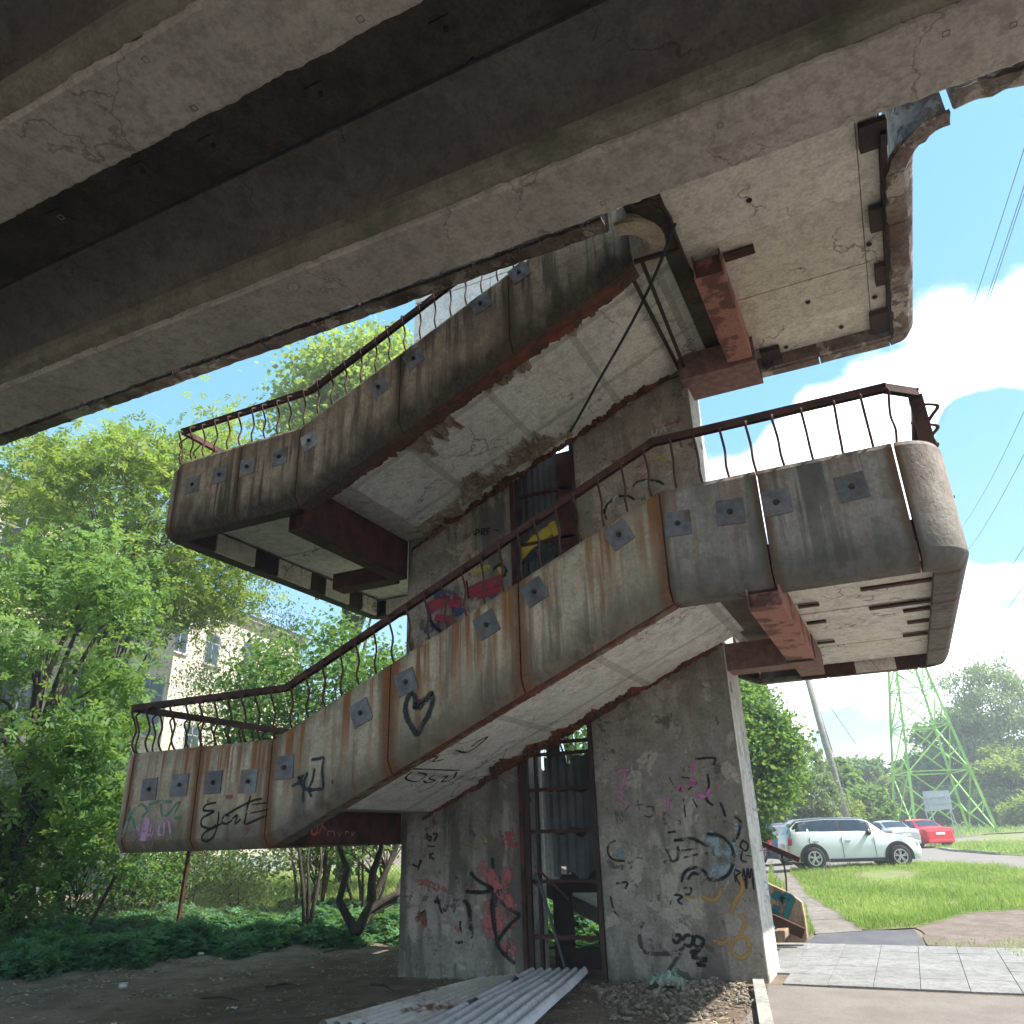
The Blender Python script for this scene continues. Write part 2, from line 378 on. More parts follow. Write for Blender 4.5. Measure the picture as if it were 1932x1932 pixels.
M['bark_pale'] = conc('bark_birch', (.45, .43, .4), (.6, .58, .54), (.06, .05, .05), .6, False, 0, 0, None, bump=.4, seed=3)
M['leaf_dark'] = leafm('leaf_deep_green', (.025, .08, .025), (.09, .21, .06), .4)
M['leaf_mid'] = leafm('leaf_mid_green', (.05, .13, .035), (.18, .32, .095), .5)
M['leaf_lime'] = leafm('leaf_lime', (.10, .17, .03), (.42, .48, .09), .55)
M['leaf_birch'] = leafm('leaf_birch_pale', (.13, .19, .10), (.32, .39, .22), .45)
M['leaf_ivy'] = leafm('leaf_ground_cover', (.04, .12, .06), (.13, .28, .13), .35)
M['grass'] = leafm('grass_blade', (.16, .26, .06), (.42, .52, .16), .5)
M['glass'] = flat('window_glass', (.03, .04, .05), .08, 0, .8)
M['tint_glass'] = flat('car_glass', (.025, .035, .05), .05, 0, 1.0)
M['tyre'] = flat('tyre_rubber', (.02, .02, .02), .85)
M['alloy'] = flat('alloy_rim', (.5, .5, .52), .3, .8)
M['black_trim'] = flat('black_plastic', (.025, .025, .028), .6)
# ---------------------------------------------------------------- stair tower
YO, YB = 8.1, 14.2                 # outer faces front and back
XL, XR = -10.2, 1.03               # outer faces left and right
KL, KR = -7.34, -1.9               # kinks where the flights start and end
PX = [(-7.31, -5.23), (-4.02, -1.94)]   # the two wall piers
PY0, PY1 = 11.15, 12.05
Z1, Z2, Z3, Z4 = 1.69, 4.05, 6.37, 8.72  # undersides of the parapets, landing by landing
PH = 1.32                          # parapet height
tower = thing('stair_tower', 'tall weathered concrete stair tower zigzagging up to the footbridge, graffiti on its wall piers', 'stair tower', (-4.6, 11.6, 0))

SEC = [(0, 't', -.05), (0, 'b', .15), (.012, 'b', .125), (.085, 'b', .022), (.11, 'b', .004), (.17, 'b', 0), (.34, 'b', .0), (.34, 'b', .06),
       (.19, 'b', .07), (.13, 'b', .2), (.12, 't', -.04), (.10, 't', 0), (.025, 't', 0)]
def panel(stations, mat, name='parapet_panel', lip=.34, parent=None, rough=0):
    """stations: x, y, nx, ny (outward), zb, zt"""
    mb = MB(); rows = []; us = []; n = len(stations)
    L = [0]
    for i in range(1, n): L.append(L[-1]+math.dist(stations[i][:2], stations[i-1][:2])+.001)
    for i, (x, y, nx, ny, zb, zt) in enumerate(stations):
        row = []; vv = []
        for (d, md, dz) in SEC:
            if d == .34: d = lip
            z = (zt if md == 't' else zb)+dz
            if rough and md == 'b' and dz < .1:
                d += rough*noise.noise(Vector((x*7, y*7, dz*30))); z += rough*abs(noise.noise(Vector((x*9+5, y*9, d*9))))
            row.append((x-nx*d, y-ny*d, z)); vv.append((z-zb)/(zt-zb))
        rows.append(row); us.append((L[i]/L[-1], vv))
    mb.strip(rows, us, closed=True, caps=True)
    mb.f = [tuple(reversed(f)) for f in mb.f]; mb.uv = [list(reversed(u)) for u in mb.uv]
    o = obj(name, mb, mat, parent or tower)
    return smooth_by_angle(o, 24)
GAP = .010
def straight(x0, y0, x1, y1, nx, ny, za, zb_, ph=PH, k=2, g0=GAP, g1=GAP, dt=0):
    L = math.dist((x0, y0), (x1, y1)); st = []
    for i in range(k+1):
        t = (g0 + (L-g0-g1)*i/k)/L
        z = za+(zb_-za)*t
        st.append((x0+(x1-x0)*t, y0+(y1-y0)*t, nx, ny, z, z+ph+dt))
    return st
def arc(cx, cy, r, a0, a1, zb, zt, n=7, out_=1):
    """corner, outward normal along the radius (out_=1) or against it (-1)"""
    st = []
    for i in range(n+1):
        a = R(a0+(a1-a0)*i/n); st.append((cx+r*math.cos(a), cy+r*math.sin(a), out_*math.cos(a), out_*math.sin(a), zb, zt))
    return st

plate_mesh = {}
def plate(x, y, face='front', tilt=0, mat='plate', s=.29, parent=None, yy=None):
    """square anchor plate with its bolt, where the photograph shows it"""
    key = mat
    if key not in plate_mesh:
        b = MB(); b.box(-.145, .145, -.012, .0, -.145, .145); pm = b.mesh('anchor_plate'); pm.materials.append(M[mat])
        b = MB(); b.tube([(0, -.012, 0), (0, -.05, 0)], .017, 8); b.tube([(0, -.012, 0), (0, -.03, 0)], .034, 6); bm_ = b.mesh('bolt'); bm_.materials.append(M['bolt'])
        plate_mesh[key] = (pm, bm_)
    p = col('Y', YO-.003, x, y) if face == 'front' else Vector((x, yy, y))
    pm, bm_ = plate_mesh[key]
    o = bpy.data.objects.new('anchor_plate', pm); C.objects.link(o); o.parent = parent; o.location = p-WL[parent.name]; WL[o.name] = p
    if face == 'front': o.rotation_euler = (0, -R(tilt+random.uniform(-2, 2)), 0)
    else: o.rotation_euler = (0, -R(tilt), R(90))
    q = bpy.data.objects.new('bolt', bm_); C.objects.link(q); q.parent = o
    return o

def landing(side, z, mat, jx, nm, zt=None):
    """front panels of a landing, with its rounded corner, end face and back"""
    ps = []; zt = zt or z+PH; r = .32
    if side == 'L':
        xs = [XL+r+.0] + jx + [KL]
        for a, b in zip(xs, xs[1:]): ps.append(panel(straight(a, YO, b, YO, 0, -1, z, z), mat))
        ps.append(panel(arc(XL+r, YO+r, r, 180, 268, z, zt), mat))
        ys = [YO+r, 9.9, 11.8, YB-r]
        for a, b in zip(ys, ys[1:]): panel(straight(XL, b, XL, a, -1, 0, z, z), mat)
        panel(arc(XL+r, YB-r, r, 92, 180, z, zt), mat)
        panel(straight(KL, YB, (KL+XL+r)/2, YB, 0, 1, z, z), mat); panel(straight((KL+XL+r)/2, YB, XL+r, YB, 0, 1, z, z), mat)
    else:
        r = .46
        xs = [KR] + jx
        for a, b in zip(xs, xs[1:]): ps.append(panel(straight(a, YO, b, YO, 0, -1, z, z), mat))
        ps.append(panel(arc(XR-r, YO+r, r, -88, 0, z, zt, 10), mat))
        ys = [YO+r, 9.8, 11.2, 12.6, YB-r]
        for a, b in zip(ys, ys[1:]): panel(straight(XR, a, XR, b, 1, 0, z, z), mat)
        panel(arc(XR-r, YB-r, r, 0, 88, z, zt), mat)
        panel(straight(XR-r, YB, -.8, YB, 0, 1, z, z), mat); panel(straight(-.8, YB, KR, YB, 0, 1, z, z), mat)
    return ps
lowL = landing('L', Z1, M['panel_low'], [-8.6], 'low')
rightP = landing('R', Z2, M['panel_right'], [-.81, XR-.46], 'right')
upL = landing('L', Z3, M['panel_up'], [-8.52], 'up', Z3+PH-.1)
def flight(za, zb, mat, joints, y, ny, ph=PH):
    ps = []
    for a, b in zip(joints, joints[1:]):
        f = lambda x: za+(zb-za)*(x-KL)/(KR-KL)
        ps.append(panel(straight(a, y, b, y, 0, ny, f(a), f(b), ph, 2), mat))
    return ps
JX = [KL, -5.53, -3.73, KR]
f1 = flight(Z1, Z2, M['panel_low'], JX, YO, -1)
f2b = flight(Z3, Z2, M['panel_right'], [KR, -3.73, -5.53, KL], YB, 1)
f3 = flight(Z3, Z4, M['panel_up'], JX, YO, -1)

# the curled end of the top flight's parapet, turning back along the bridge
RCURL = .20
curl = arc(KR-.02, YO-RCURL, RCURL, 88, -90, Z4, Z4+PH, 12, -1)
curl = [(x, y, nx, ny, Z4+.0, Z4+PH) for (x, y, nx, ny, a, b) in curl]
panel(curl, M['curl'], 'parapet_curl', .32, rough=.03)
# top right landing: right side, turning out along the bridge
XT = 1.50; r = .42
ys = [12.0-.35, 10.4, 9.0, 8.12]
for a, b in zip(ys, ys[1:]): panel(straight(XT, b, XT, a, 1, 0, Z4, Z4, k=10), M['edge'], lip=.30, rough=.05)
panel(arc(XT-.35, 12.0-.35, .35, 0, 88, Z4, Z4+PH, 8), M['edge'], lip=.3, rough=.03)
panel([(x, y, nx, ny, Z4, Z4+PH) for (x, y, nx, ny, a, b) in arc(XT+.36, 8.12, .36, 180, 268, Z4, Z4+PH, 10, -1)], M['edge'], lip=.3, rough=.06)
for a, b in ((XT-.35, .1), (.1, -1.94)): panel(straight(a, 12.0, b, 12.0, 0, 1, Z4, Z4, k=4), M['edge'], lip=.3, rough=.02)

# slabs
def slab(name, x0, x1, y0, y1, z, mat, th=.2, label=None):
    b = MB(); b.box(x0, x1, y0, y1, z, z+th); o = obj(name, b, mat, tower, bevel=.012)
    if label: o['label'] = label
    return o
SL = (Z2-Z1)/(KR-KL); XA, XB = KL+(.46-.18)/SL, KL+(.42-.18)/SL
slab('landing_slab', XL+.12, XA, YO+.12, PY0-.004, Z1+.46, M['soffit']); slab('landing_slab', XL+.12, KL+.02, PY0-.004, YB-.12, Z1+.46, M['soffit'])
slab('landing_slab', XL+.12, XB, YO+.12, PY0-.004, Z3+.42, M['soffit_r2']); slab('landing_slab', XL+.12, KL+.02, PY0-.004, YB-.12, Z3+.42, M['soffit'])
def fslab(za, zb, y0, y1, off, mat, x0, x1, name='flight_slab', th=.22):
    f = lambda x: za+(zb-za)*(x-KL)/(KR-KL)+off
    b = MB(); b.hexa([(x0, y0, f(x0)), (x1, y0, f(x1)), (x1, y1, f(x1)), (x0, y1, f(x0)), (x0, y0, f(x0)+th), (x1, y0, f(x1)+th), (x1, y1, f(x1)+th), (x0, y1, f(x0)+th)])
    return obj(name, b, mat, tower, bevel=.01)
fslab(Z1, Z2, YO+.14, PY0-.004, .18, M['soffit'], XA+.001, KR+.3)
fslab(Z3, Z4, YO+.14, PY0-.004, .18, M['soffit'], XB+.001, KR+.34)
fslab(Z3, Z2, PY1+.004, YB-.14, .2, M['slab_dark'], KL, KR)
fslab(Z1, Z1-(Z2-Z1), PY1+.004, YB-.14, .1, M['slab_dark'], KL, -3.0)
# steps carried by the front flights
for (za, zb) in ((Z1, Z2), (Z3, Z4)):
    sm = None
    for i in range(15):
        x = KL+.25+i*(KR-KL-.25)/15; z = za+(zb-za)*(x-KL)/(KR-KL)+.36
        b = MB(); b.box(0, .40, 0, PY0-.004-YO-.2, 0, .15)
        if sm is None: sm = b.mesh('step'); sm.materials.append(M['slab_dark'])
        o = bpy.data.objects.new('step', sm); C.objects.link(o); o.parent = tower; o.location = Vector((x, YO+.16, z))-WL[tower.name]
# planks under the right landing, and panels under the top one
b0 = slab('landing_slab', KR+.2, XR-.24, YO+.12, PY0-.1, Z2+.30, M['slab_dark']); slab('landing_slab', KR+.2, XR-.24, PY0-.1, YB-.12, Z2+.30, M['slab_dark'])
ysp = [8.26, 9.32, 10.2, 11.25, 12.35, 13.75]
for i, (a, b) in enumerate(zip(ysp, ysp[1:])):
    dz = (.0, .018, .006, .02, .01)[i]
    bb = MB(); bb.box(-1.15, XR-.30, a+.008, b-.008, Z2+.16+dz, Z2+.298); obj('soffit_plank', bb, M['soffit_r'], tower, bevel=.012)
for (y, l) in ((9.30, .75), (10.25, .7), (10.62, .32), (11.3, .28), (8.62, .3), (12.1, .34)):
    bb = MB(); bb.box(XR-.30-l, XR-.32, y-.05, y+.05, Z2+.135, Z2+.158); obj('steel_strap', bb, M['rust'], tower)
for (y) in (9.7, 10.6, 11.9):
    bb = MB(); bb.box(-.74, -.5, y-.04, y+.04, Z2+.135, Z2+.158); obj('steel_strap', bb, M['rust'], tower)
bb = MB(); bb.box(XR-.30, XR-.22, YO+.4, YB-.4, Z2+.03, Z2+.25); obj('edge_channel', bb, M['steel_dark'], tower)
for y in (8.7, 10.1, 11.6, 13.1):
    bb = MB(); bb.box(XR-.225, XR-.08, y-.09, y+.09, Z2+.05, Z2+.2); obj('bracket', bb, M['steel_dark'], tower)
for (x0, x1) in ((-1.2, -.35), (.25, .8)):
    bb = MB(); bb.box(x0, x1, YB-.40, YB-.35, Z2-.02, Z2+.32); obj('bracket', bb, M['rust'], tower)
bb = MB(); bb.box(-.35, .25, YB-.42, YB-.36, Z2-.0, Z2+.3); obj('curb_block', bb, M['soffit_r2'], tower)
ysp = [6.7, 8.52, 9.9, 10.85, 11.62]
for i, (a, b) in enumerate(zip(ysp, ysp[1:])):
    for (x0, x1) in ((-1.3, .93), (.93, 1.16)):
        bb = MB(); bb.box(x0+.004, x1-.004, a+.004, b-.004, Z4+.21+(.0, .012, .004, .015)[i]+(.01 if x0 > 0 else 0), Z4+.34)
        obj('soffit_panel', bb, M['soffit_r2'] if i in (1, 2) else M['soffit_r'], tower, bevel=.008)
slab('landing_slab', KR+.1, 1.2, 6.6, 11.8, Z4+.345, M['slab_dark'])
for (x0, x1, y0, y1) in ((.95, 1.24, 7.35, 7.75), (1.0, 1.24, 8.75, 9.2), (1.02, 1.24, 9.95, 10.4), (.9, 1.24, 11.1, 11.72), (-.75, -.45, 11.3, 11.72)):
    bb = MB(); bb.box(x0, x1, y0, y1, Z4+.12, Z4+.205); obj('bracket', bb, M['steel_dark'], tower, bevel=.01)
bb = MB(); bb.box(1.16, 1.22, 7.5, 11.7, Z4+.06, Z4+.33); obj('edge_channel', bb, M['steel_dark'], tower)
bb = MB(); bb.box(-.6, 1.16, 11.62, 11.70, Z4+.02, Z4+.33); obj('curb_block', bb, M['edge'], tower)
for (x, y) in ((-.33, 7.95), (.98, 7.72), (.98, 9.5), (1.0, 10.75), (-.35, 11.45), (.5, 11.3), (.1, 10.4)):
    bb = MB(); bb.tube([(x, y, Z4+.19), (x, y, Z4+.207)], .035, 10); obj('bolt_hole', bb, M['hole'], tower)
bb = MB(); bb.box(-.82, -.42, 8.76, 8.92, Z4+.17, Z4+.205); obj('steel_strap', bb, M['rust'], tower)

# steel box beams
def chan(x0, x1, y0, y1, z0, z1, mat, ends=True, name='steel_beam', mat2=None, label=None):
    b = MB(); t = .02
    b.box(x0, x1, y0, y1, z0, z0+t); b.box(x0, x0+t, y0, y1, z0+t, z1); b.box(x1-t, x1, y0, y1, z0+t, z1)
    if ends: b.box(x0+t, x1-t, y0+.12, y0+.14, z0+t, z1)
    o = obj(name, b, mat, tower, bevel=.004)
    if label: o['label'] = label
    return o
chan(-7.66, -7.31, YO+.15, PY0-.01, Z1+.025, Z1+.455, M['rust'], label='dark rusty box beam daubed with red lettering')
chan(-7.62, -7.33, YO+.24, PY0+.02, 6.07, Z3+.415, M['rust'])
chan(-1.12, -.77, YO+.08, PY0+.1, 3.86, Z2+.155, M['pink'], label='salmon-primed box beam')
chan(-1.1, -.75, PY0+.11, 12.6, 3.87, Z2+.155, M['rustpink'])
chan(-1.22, -.84, 8.62, 10.85, 8.53, Z4+.205, M['pink'], label='salmon-primed box beam')
b = MB(); b.box(-2.0, -.8, 10.87, 11.62, 8.47, 8.49); b.box(-2.0, -.8, 10.87, 10.89, 8.49, 8.92); b.box(-2.0, -.8, 11.60, 11.62, 8.49, 8.92); obj('steel_beam', b, M['rustpink'], tower)
b = MB(); b.box(-1.95, -.78, 11.2, 11.62, 3.82, 3.84); b.box(-1.95, -1.14, 11.2, 11.22, 3.84, 4.2); obj('steel_beam', b, M['rustpink'], tower)
b = MB(); b.box(-8.9, -7.65, PY0-.1, PY0+.25, 6.1, 6.4); obj('steel_beam', b, M['rust'], tower)

# lower edges of the landings, seen from below: light blocks and dark niches
def lower_blocks(z, specs, ax):
    for (a, b_, mt) in specs:
        bb = MB()
        if ax == 'x': bb.box(XL+.345, XL+.40, a, b_, z+.005, z+.35)
        else: bb.box(a, b_, YB-.40, YB-.345, z+.005, z+.35)
        obj('curb_block' if mt != 'steel_dark' else 'bracket', bb, M[mt], tower, bevel=.006)
lower_blocks(Z3, ((8.45, 9.0, 'steel_dark'), (9.02, 9.95, 'soffit_r2'), (9.97, 10.55, 'steel_dark'), (10.57, 11.5, 'soffit_r2'), (11.52, 11.95, 'steel_dark'), (11.97, 12.75, 'soffit_r2'), (12.77, 13.2, 'steel_dark'), (13.22, 13.75, 'soffit_r2')), 'x')
lower_blocks(Z3, ((-9.6, -8.9, 'soffit_r2'), (-8.88, -8.4, 'steel_dark'), (-8.38, -7.5, 'soffit_r2')), 'y')
ysp = [8.5, 9.9, 10.6, 11.3, 12.2, 13.4, 14.0]
for i, (a, b) in enumerate(zip(ysp, ysp[1:])):
    bb = MB(); bb.box(XL+.42, -7.7, a+.006, b-.006, Z3+.375+.012*(i % 2), Z3+.418); obj('soffit_plank', bb, M['soffit_r2'], tower, bevel=.01)

# wall piers
def pier(x0, x1, z0, z1, mat, name='wall_pier'):
    nx, nz_ = 6, int((z1-z0)/.5)+1
    b = MB(); b.hexa([(x0, PY0, z0), (x1, PY0, z0), (x1, PY1, z0), (x0, PY1, z0), (x0, PY0, z1), (x1, PY0, z1), (x1, PY1, z1), (x0, PY1, z1)])
    return obj(name, b, [mat, M['pier_side']], tower, bevel=.02)
pl = pier(*PX[0], -.6, 9.3, M['pier']); pr = pier(*PX[1], -.6, 9.3, M['pier'])
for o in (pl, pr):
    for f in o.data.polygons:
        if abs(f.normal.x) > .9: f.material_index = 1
for x0, x1 in ((PX[0][0], -5.53), (-5.53, -3.74), (-3.74, PX[1][1])):
    zz0 = 9.302
    while zz0 < 13:
        b = MB(); b.box(x0+.006, x1-.006, PY0+.003, PY1-.003, zz0+.006, zz0+.93); obj('wall_panel', b, M['white_wall'], tower, bevel=.008); zz0 += .94

# rust lines and spalled patches along the soffits
def ragged(pts, width, mat, nrm, name, thick=.012, amp=.6, seed=0, parent=None):
    """irregular strip lying along a polyline; width measured along `nrm`"""
    pts = [Vector(p) for p in pts]; rows = []; nrm = Vector(nrm).normalized(); sd = seed*7.3
    P = []
    for a, b in zip(pts, pts[1:]):
        k = max(2, int((b-a).length/.03)); P += [a.lerp(b, i/k) for i in range(k)]
    P.append(pts[-1]); n = len(P)
    for i, p in enumerate(P):
        w_ = width*(1+amp*2*noise.noise(Vector((i*.11+sd, 1.3, 0)))+amp*noise.noise(Vector((i*.5+sd, 0, 4))))*(sst(0, .08, i/n)*sst(0, .08, 1-i/n)*.9+.1)
        row = []
        w_ *= 1+.35*noise.noise(Vector((i*.9+sd, 3, 9)))
        for j in range(11):
            t = j/10; q_ = p*9+nrm*(w_*t*9); h = thick*(.45+.8*noise.noise(q_)+.9*abs(noise.noise(q_*2.7))) * (1 if 0 < j < 10 else -.4)
            row.append(p + nrm*(w_*t) - Vector((0, 0, 1))*h)
        rows.append(row)
    mb = MB(); mb.strip(rows)
    return obj(name, mb, mat, parent or tower)
def fz(za, zb, x): return za+(zb-za)*(x-KL)/(KR-KL)
for (za, zb) in ((Z1, Z2), (Z3, Z4)):
    ragged([(KL-.05, YO+.33, fz(za, zb, KL)+.02), (KR, YO+.33, fz(za, zb, KR)+.02)], .10 if za == Z1 else .2, M['rust_edge'], (0, 1, .45), 'rust_edge', .03, .5, za)
ragged([(KL-.02, YO+.12, Z1+.005), (KR, YO+.12, Z2-.005)], .16, M['rust_edge'], (0, 1, 0), 'rust_edge', .012, .5, 2)
ragged([(KL-.02, YO+.14, Z3+.005), (KR, YO+.14, Z4-.005)], .20, M['rust_edge'], (0, 1, 0), 'rust_edge', .014, .5, 5)
SO = .18
def sof(za, zb, x, y, d=.004): return (x, y, fz(za, zb, x)+SO-d)
def spallpatch(za, zb, x0, x1, y, wd, seed, mat='spall', thick=.05):
    return ragged([sof(za, zb, x0, y), sof(za, zb, x1, y)], wd, M[mat], (0, 1, 0), 'spalled_patch', thick, .8, seed)
spallpatch(Z3, Z4, -6.9, -5.6, 10.6, .5, 1); spallpatch(Z3, Z4, -6.0, -4.3, 10.85, -.35, 3); spallpatch(Z3, Z4, -5.3, -5.0, 8.5, .5, 2)
spallpatch(Z3, Z4, -5.75, -5.25, 8.42, .75, 9); spallpatch(Z3, Z4, -4.5, -2.6, 8.45, .3, 4); spallpatch(Z3, Z4, -4.7, -3.9, 10.9, -.35, 6)
spallpatch(Z3, Z4, -7.2, -2.2, 11.12, -.14, 12, 'rust_edge'); spallpatch(Z1, Z2, -5.9, -3.1, 11.1, -.3, 7, 'rust_edge'); spallpatch(Z1, Z2, -6.9, -1.95, 11.12, -.09, 8, 'rust_edge')
spallpatch(Z1, Z2, -6.3, -3.6, 8.45, .12, 13)

# anchor plates (pixel of the photograph, degrees of tilt)
def pick(ps, x):
    best = None
    for o in ps:
        xs = [v.co.x+WL[tower.name].x for v in o.data.vertices]
        if min(xs)-.02 <= x <= max(xs)+.02: return o
        best = o
    return best
sl = math.degrees(math.atan((Z2-Z1)/(KR-KL)))
for (x, y, t, mt) in ((282, 1489, 2, 'plate2'), (340, 1481, 1, 'plate2'), (403, 1476, 0, 'plate2'), (469, 1474, 0, 'plate2'), (537, 1448, 2, 'plate2'), (681, 1345, sl, 'plate2'), (766, 1287, sl-4, 'plate2'),
                      (918, 1179, sl, 'plate2'), (1008, 1117, sl+4, 'plate2'), (1168, 1009, sl+3, 'plate2'), (1279, 988, 0, 'plate2'), (1378, 966, -1, 'plate2'), (1465, 948, 2, 'plate2'), (1607, 919, 3, 'plate2'),
                      (364, 915, 0, 'plate'), (415, 896, 0, 'plate'), (467, 881, 0, 'plate'), (528, 862, 0, 'plate'), (584, 832, sl-5, 'plate'), (715, 731, sl, 'plate'), (781, 677, sl, 'plate'), (907, 573, sl, 'plate'), (980, 514, sl, 'plate')):
    p = col('Y', YO, x, y); ps = (upL+f3) if (x < 1000 and p.z > 5.9) else (lowL+f1+rightP)
    par = pick([o for o in ps], p.x)
    plate(x, y, 'front', t, mt, parent=par)
rp = [o for o in bpy.data.objects if o.name.startswith('parapet_panel')]
for (yy, z) in ((8.9, 4.95), (9.5, 4.8), (10.6, 4.9)):
    cand = [o for o in rp if o.parent == tower and abs(max(v.co.x for v in o.data.vertices)+WL[tower.name].x-XR) < .01 and min(v.co.z for v in o.data.vertices) > 3 and min(v.co.z for v in o.data.vertices) < 5 and min(v.co.y for v in o.data.vertices)+WL[tower.name].y-.05 < yy < max(v.co.y for v in o.data.vertices)+WL[tower.name].y+.05]
    if cand: plate(XR+.003, z, 'side', 0, 'plate2', parent=cand[0], yy=yy)

# rails and bent balusters
def rail(pts, mat, name='handrail'):
    b = MB()
    for a, c in zip(pts, pts[1:]):
        a = Vector(a); c = Vector(c); d = (c-a).normalized()
        b.beam(a-d*.03, c+d*.03, .075, .018); s_ = Vector((d.y, -d.x, 0)).normalized()*.033
        b.beam(a+s_-Vector((0, 0, .045)), c+s_-Vector((0, 0, .045)), .008, .075); b.beam(a-s_-Vector((0, 0, .045)), c-s_-Vector((0, 0, .045)), .008, .075)
    return obj(name, b, mat, tower)
balm = {}
def cat3(P, k=3):
    Q = [P[0]]+P+[P[-1]]; o = []
    for i in range(1, len(Q)-2):
        a, b, c_, d = [Vector(q) for q in Q[i-1:i+3]]
        for s_ in range(k):
            t = s_/k; o.append(.5*((2*b)+(c_-a)*t+(2*a-5*b+4*c_-d)*t*t+(3*b-a-3*c_+d)*t**3))
    o.append(Vector(P[-1])); return o
def baluster(p, n, top, dx=0., mat='rail'):
    """p foot on the parapet, n outward, top = rail height above the foot"""
    key = (round(top, 2), mat)
    if key not in balm:
        h = key[0]; b = MB()
        pr_ = [(-.05, 0), (.0, .05), (.045, .13), (.05, .2), (.02, h*.45), (.03, h*.56), (.085, h*.72), (.125, h*.82), (.115, h*.88), (.02, h*.95), (-.01, h*.98), (-.02, h)]
        b.tube(cat3([(0, -o_, z) for (o_, z) in pr_]), .0145, 6); me = b.mesh('baluster'); me.materials.append(M[mat]); me.polygons.foreach_set('use_smooth', [True]*len(me.polygons)); balm[key] = me
    o = bpy.data.objects.new('baluster', balm[key]); C.objects.link(o); o.parent = tower
    o.scale = (1, 1+dx, 1)
    o.location = Vector(p)-WL[tower.name]; o.rotation_euler = (random.uniform(-.03, .03), random.uniform(-.035, .035), math.atan2(n[1], n[0])+math.pi/2+random.uniform(-.12, .12))
RH = .70; yr = YO+.06
def zt_low(x): return (Z1+PH) if x < KL else (Z2+PH if x > KR else fz(Z1, Z2, x)+PH)
def zt_up(x): return (Z3+PH-.02) if x < KL else fz(Z3, Z4, x)+PH
rail([(XL+.06, yr, Z1+PH+RH), (KL+.1, yr, Z1+PH+RH), (KR-.03, yr, Z2+PH+RH), (.62, yr, Z2+PH+RH), (.93, yr+.28, Z2+PH+RH)], M['rail'])
rail([(XL+.06, yr, Z1+PH+RH), (XL+.06, 13.9, Z1+PH+RH)], M['rail']); rail([(.93, yr+.28, Z2+PH+RH), (.95, 13.9, Z2+PH+RH)], M['rail'])
rail([(XL+.2, yr, Z3+PH+RH-.02), (KL+.1, yr, Z3+PH+RH-.02), (KR-.2, yr, Z4+PH+RH-.1)], M['rail'])
rail([(XL+.2, yr, Z3+PH+RH-.02), (XL+.2, 13.9, Z3+PH+RH-.02)], M['rail'])
x = XL+.22
while x < .45:
    baluster((x, yr, zt_low(x)-.02), (0, -1), RH); x += .262 if x < -3 else .30
x = XL+.26
while x < KR-.4:
    baluster((x, yr, zt_up(x)-.02), (0, -1), RH); x += .262
for (z, xx) in ((Z1+PH, XL+.06), (Z3+PH-.02, XL+.06)):
    y = YO+.25
    while y < 13.8: baluster((xx, y, z-.02), (-1, 0), RH); y += .30
for y in (8.7, 9.2, 9.7, 10.2): baluster((.93, y, Z2+PH-.02), (1, 0), RH, .7)
baluster((.62, yr+.01, Z2+PH-.02), (.3, -1), RH)
b = MB(); b.box(.86, 1.0, 8.5, 8.56, Z2+PH-.1, Z2+PH+RH-.02); obj('rail_post', b, M['rail'], tower)

# bars, cables and pipe at the curl
b = MB(); b.beam(col('Z', 8.70, 1185, 508), (-2.02, 11.1, 8.78), .05, .03); obj('tie_bar', b, M['steel_dark'], tower)
b = MB(); b.beam(col('Z', 8.70, 1212, 495), (-1.92, 11.12, 8.70), .05, .03); obj('tie_bar', b, M['steel_dark'], tower)
b = MB(); b.beam(col('Z', 8.70, 1196, 494), col('Z', 8.70, 1284, 470), .05, .05); obj('tie_bar', b, M['steel_dark'], tower)
b = MB(); b.tube([col('Z', 8.74, *p) for p in ((1196, 383), (1225, 378), (1250, 390), (1264, 412), (1272, 440), (1284, 470), (1296, 500), (1308, 520))], .03, 8); obj('bent_pipe', b, M['steel_dark'], tower, smooth=True)
cab = thing('hanging_cable', 'black cable sagging diagonally below the pale upper soffit', 'cable', tuple(col('Z', 8.6, 1270, 440)))
A_ = col('Z', 8.66, 1272, 425); B_ = col('Y', 11.05, 1066, 832)
for k in range(2):
    pts = []
    for i in range(15):
        t = i/14; q = A_.lerp(B_, t); bow = math.sin(min(1, t*2.1)*math.pi)*.0
        pts.append(q+Vector((.10*math.sin(math.pi*min(1, t*1.6))*(1-t)+.02*k, -.02*k, -.25*math.sin(math.pi*t)*.4)))
    b = MB(); b.tube(pts, .02, 6); obj('cable_strand', b, M['cable'], cab)
cb2 = MB(); cb2.tube([col('Y', 11.1, *p) for p in ((1290, 706), (1262, 715), (1200, 745), (1120, 795), (1066, 832))], .012, 5); obj('cable_strand', cb2, M['cable'], cab)

# ---------------------------------------------------------------- slot between the piers: frame and corrugated sheets
def corrug(w_, h_, n, amp, seed=0, tear=0.):
    """corrugated sheet in its own xz plane, ragged edge when tear > 0"""
    mb = MB(); cols_ = n*6; rows_ = max(2, int(h_/.12))
    vs = []; 
    for j in range(rows_+1):
        for i in range(cols_+1):
            x = w_*i/cols_; ph = (i % 6)/6; a = (0, .5, 1, 1, .5, 0)[i % 6]*amp
            z = h_*j/rows_
            if tear and (j == rows_ or j == 0): z += tear*noise.noise(Vector((i*.13+seed, j, 3)))
            vs.append((x, a, z))
    fs = []
    for j in range(rows_):
        for i in range(cols_):
            if tear and noise.noise(Vector((i*.09+seed, j*.45, 7))) > .52-tear*.5 and (j < 3 or j > rows_-4): continue
            fs.append((j*(cols_+1)+i, j*(cols_+1)+i+1, (j+1)*(cols_+1)+i+1, (j+1)*(cols_+1)+i))
    mb.add(vs, fs); return mb
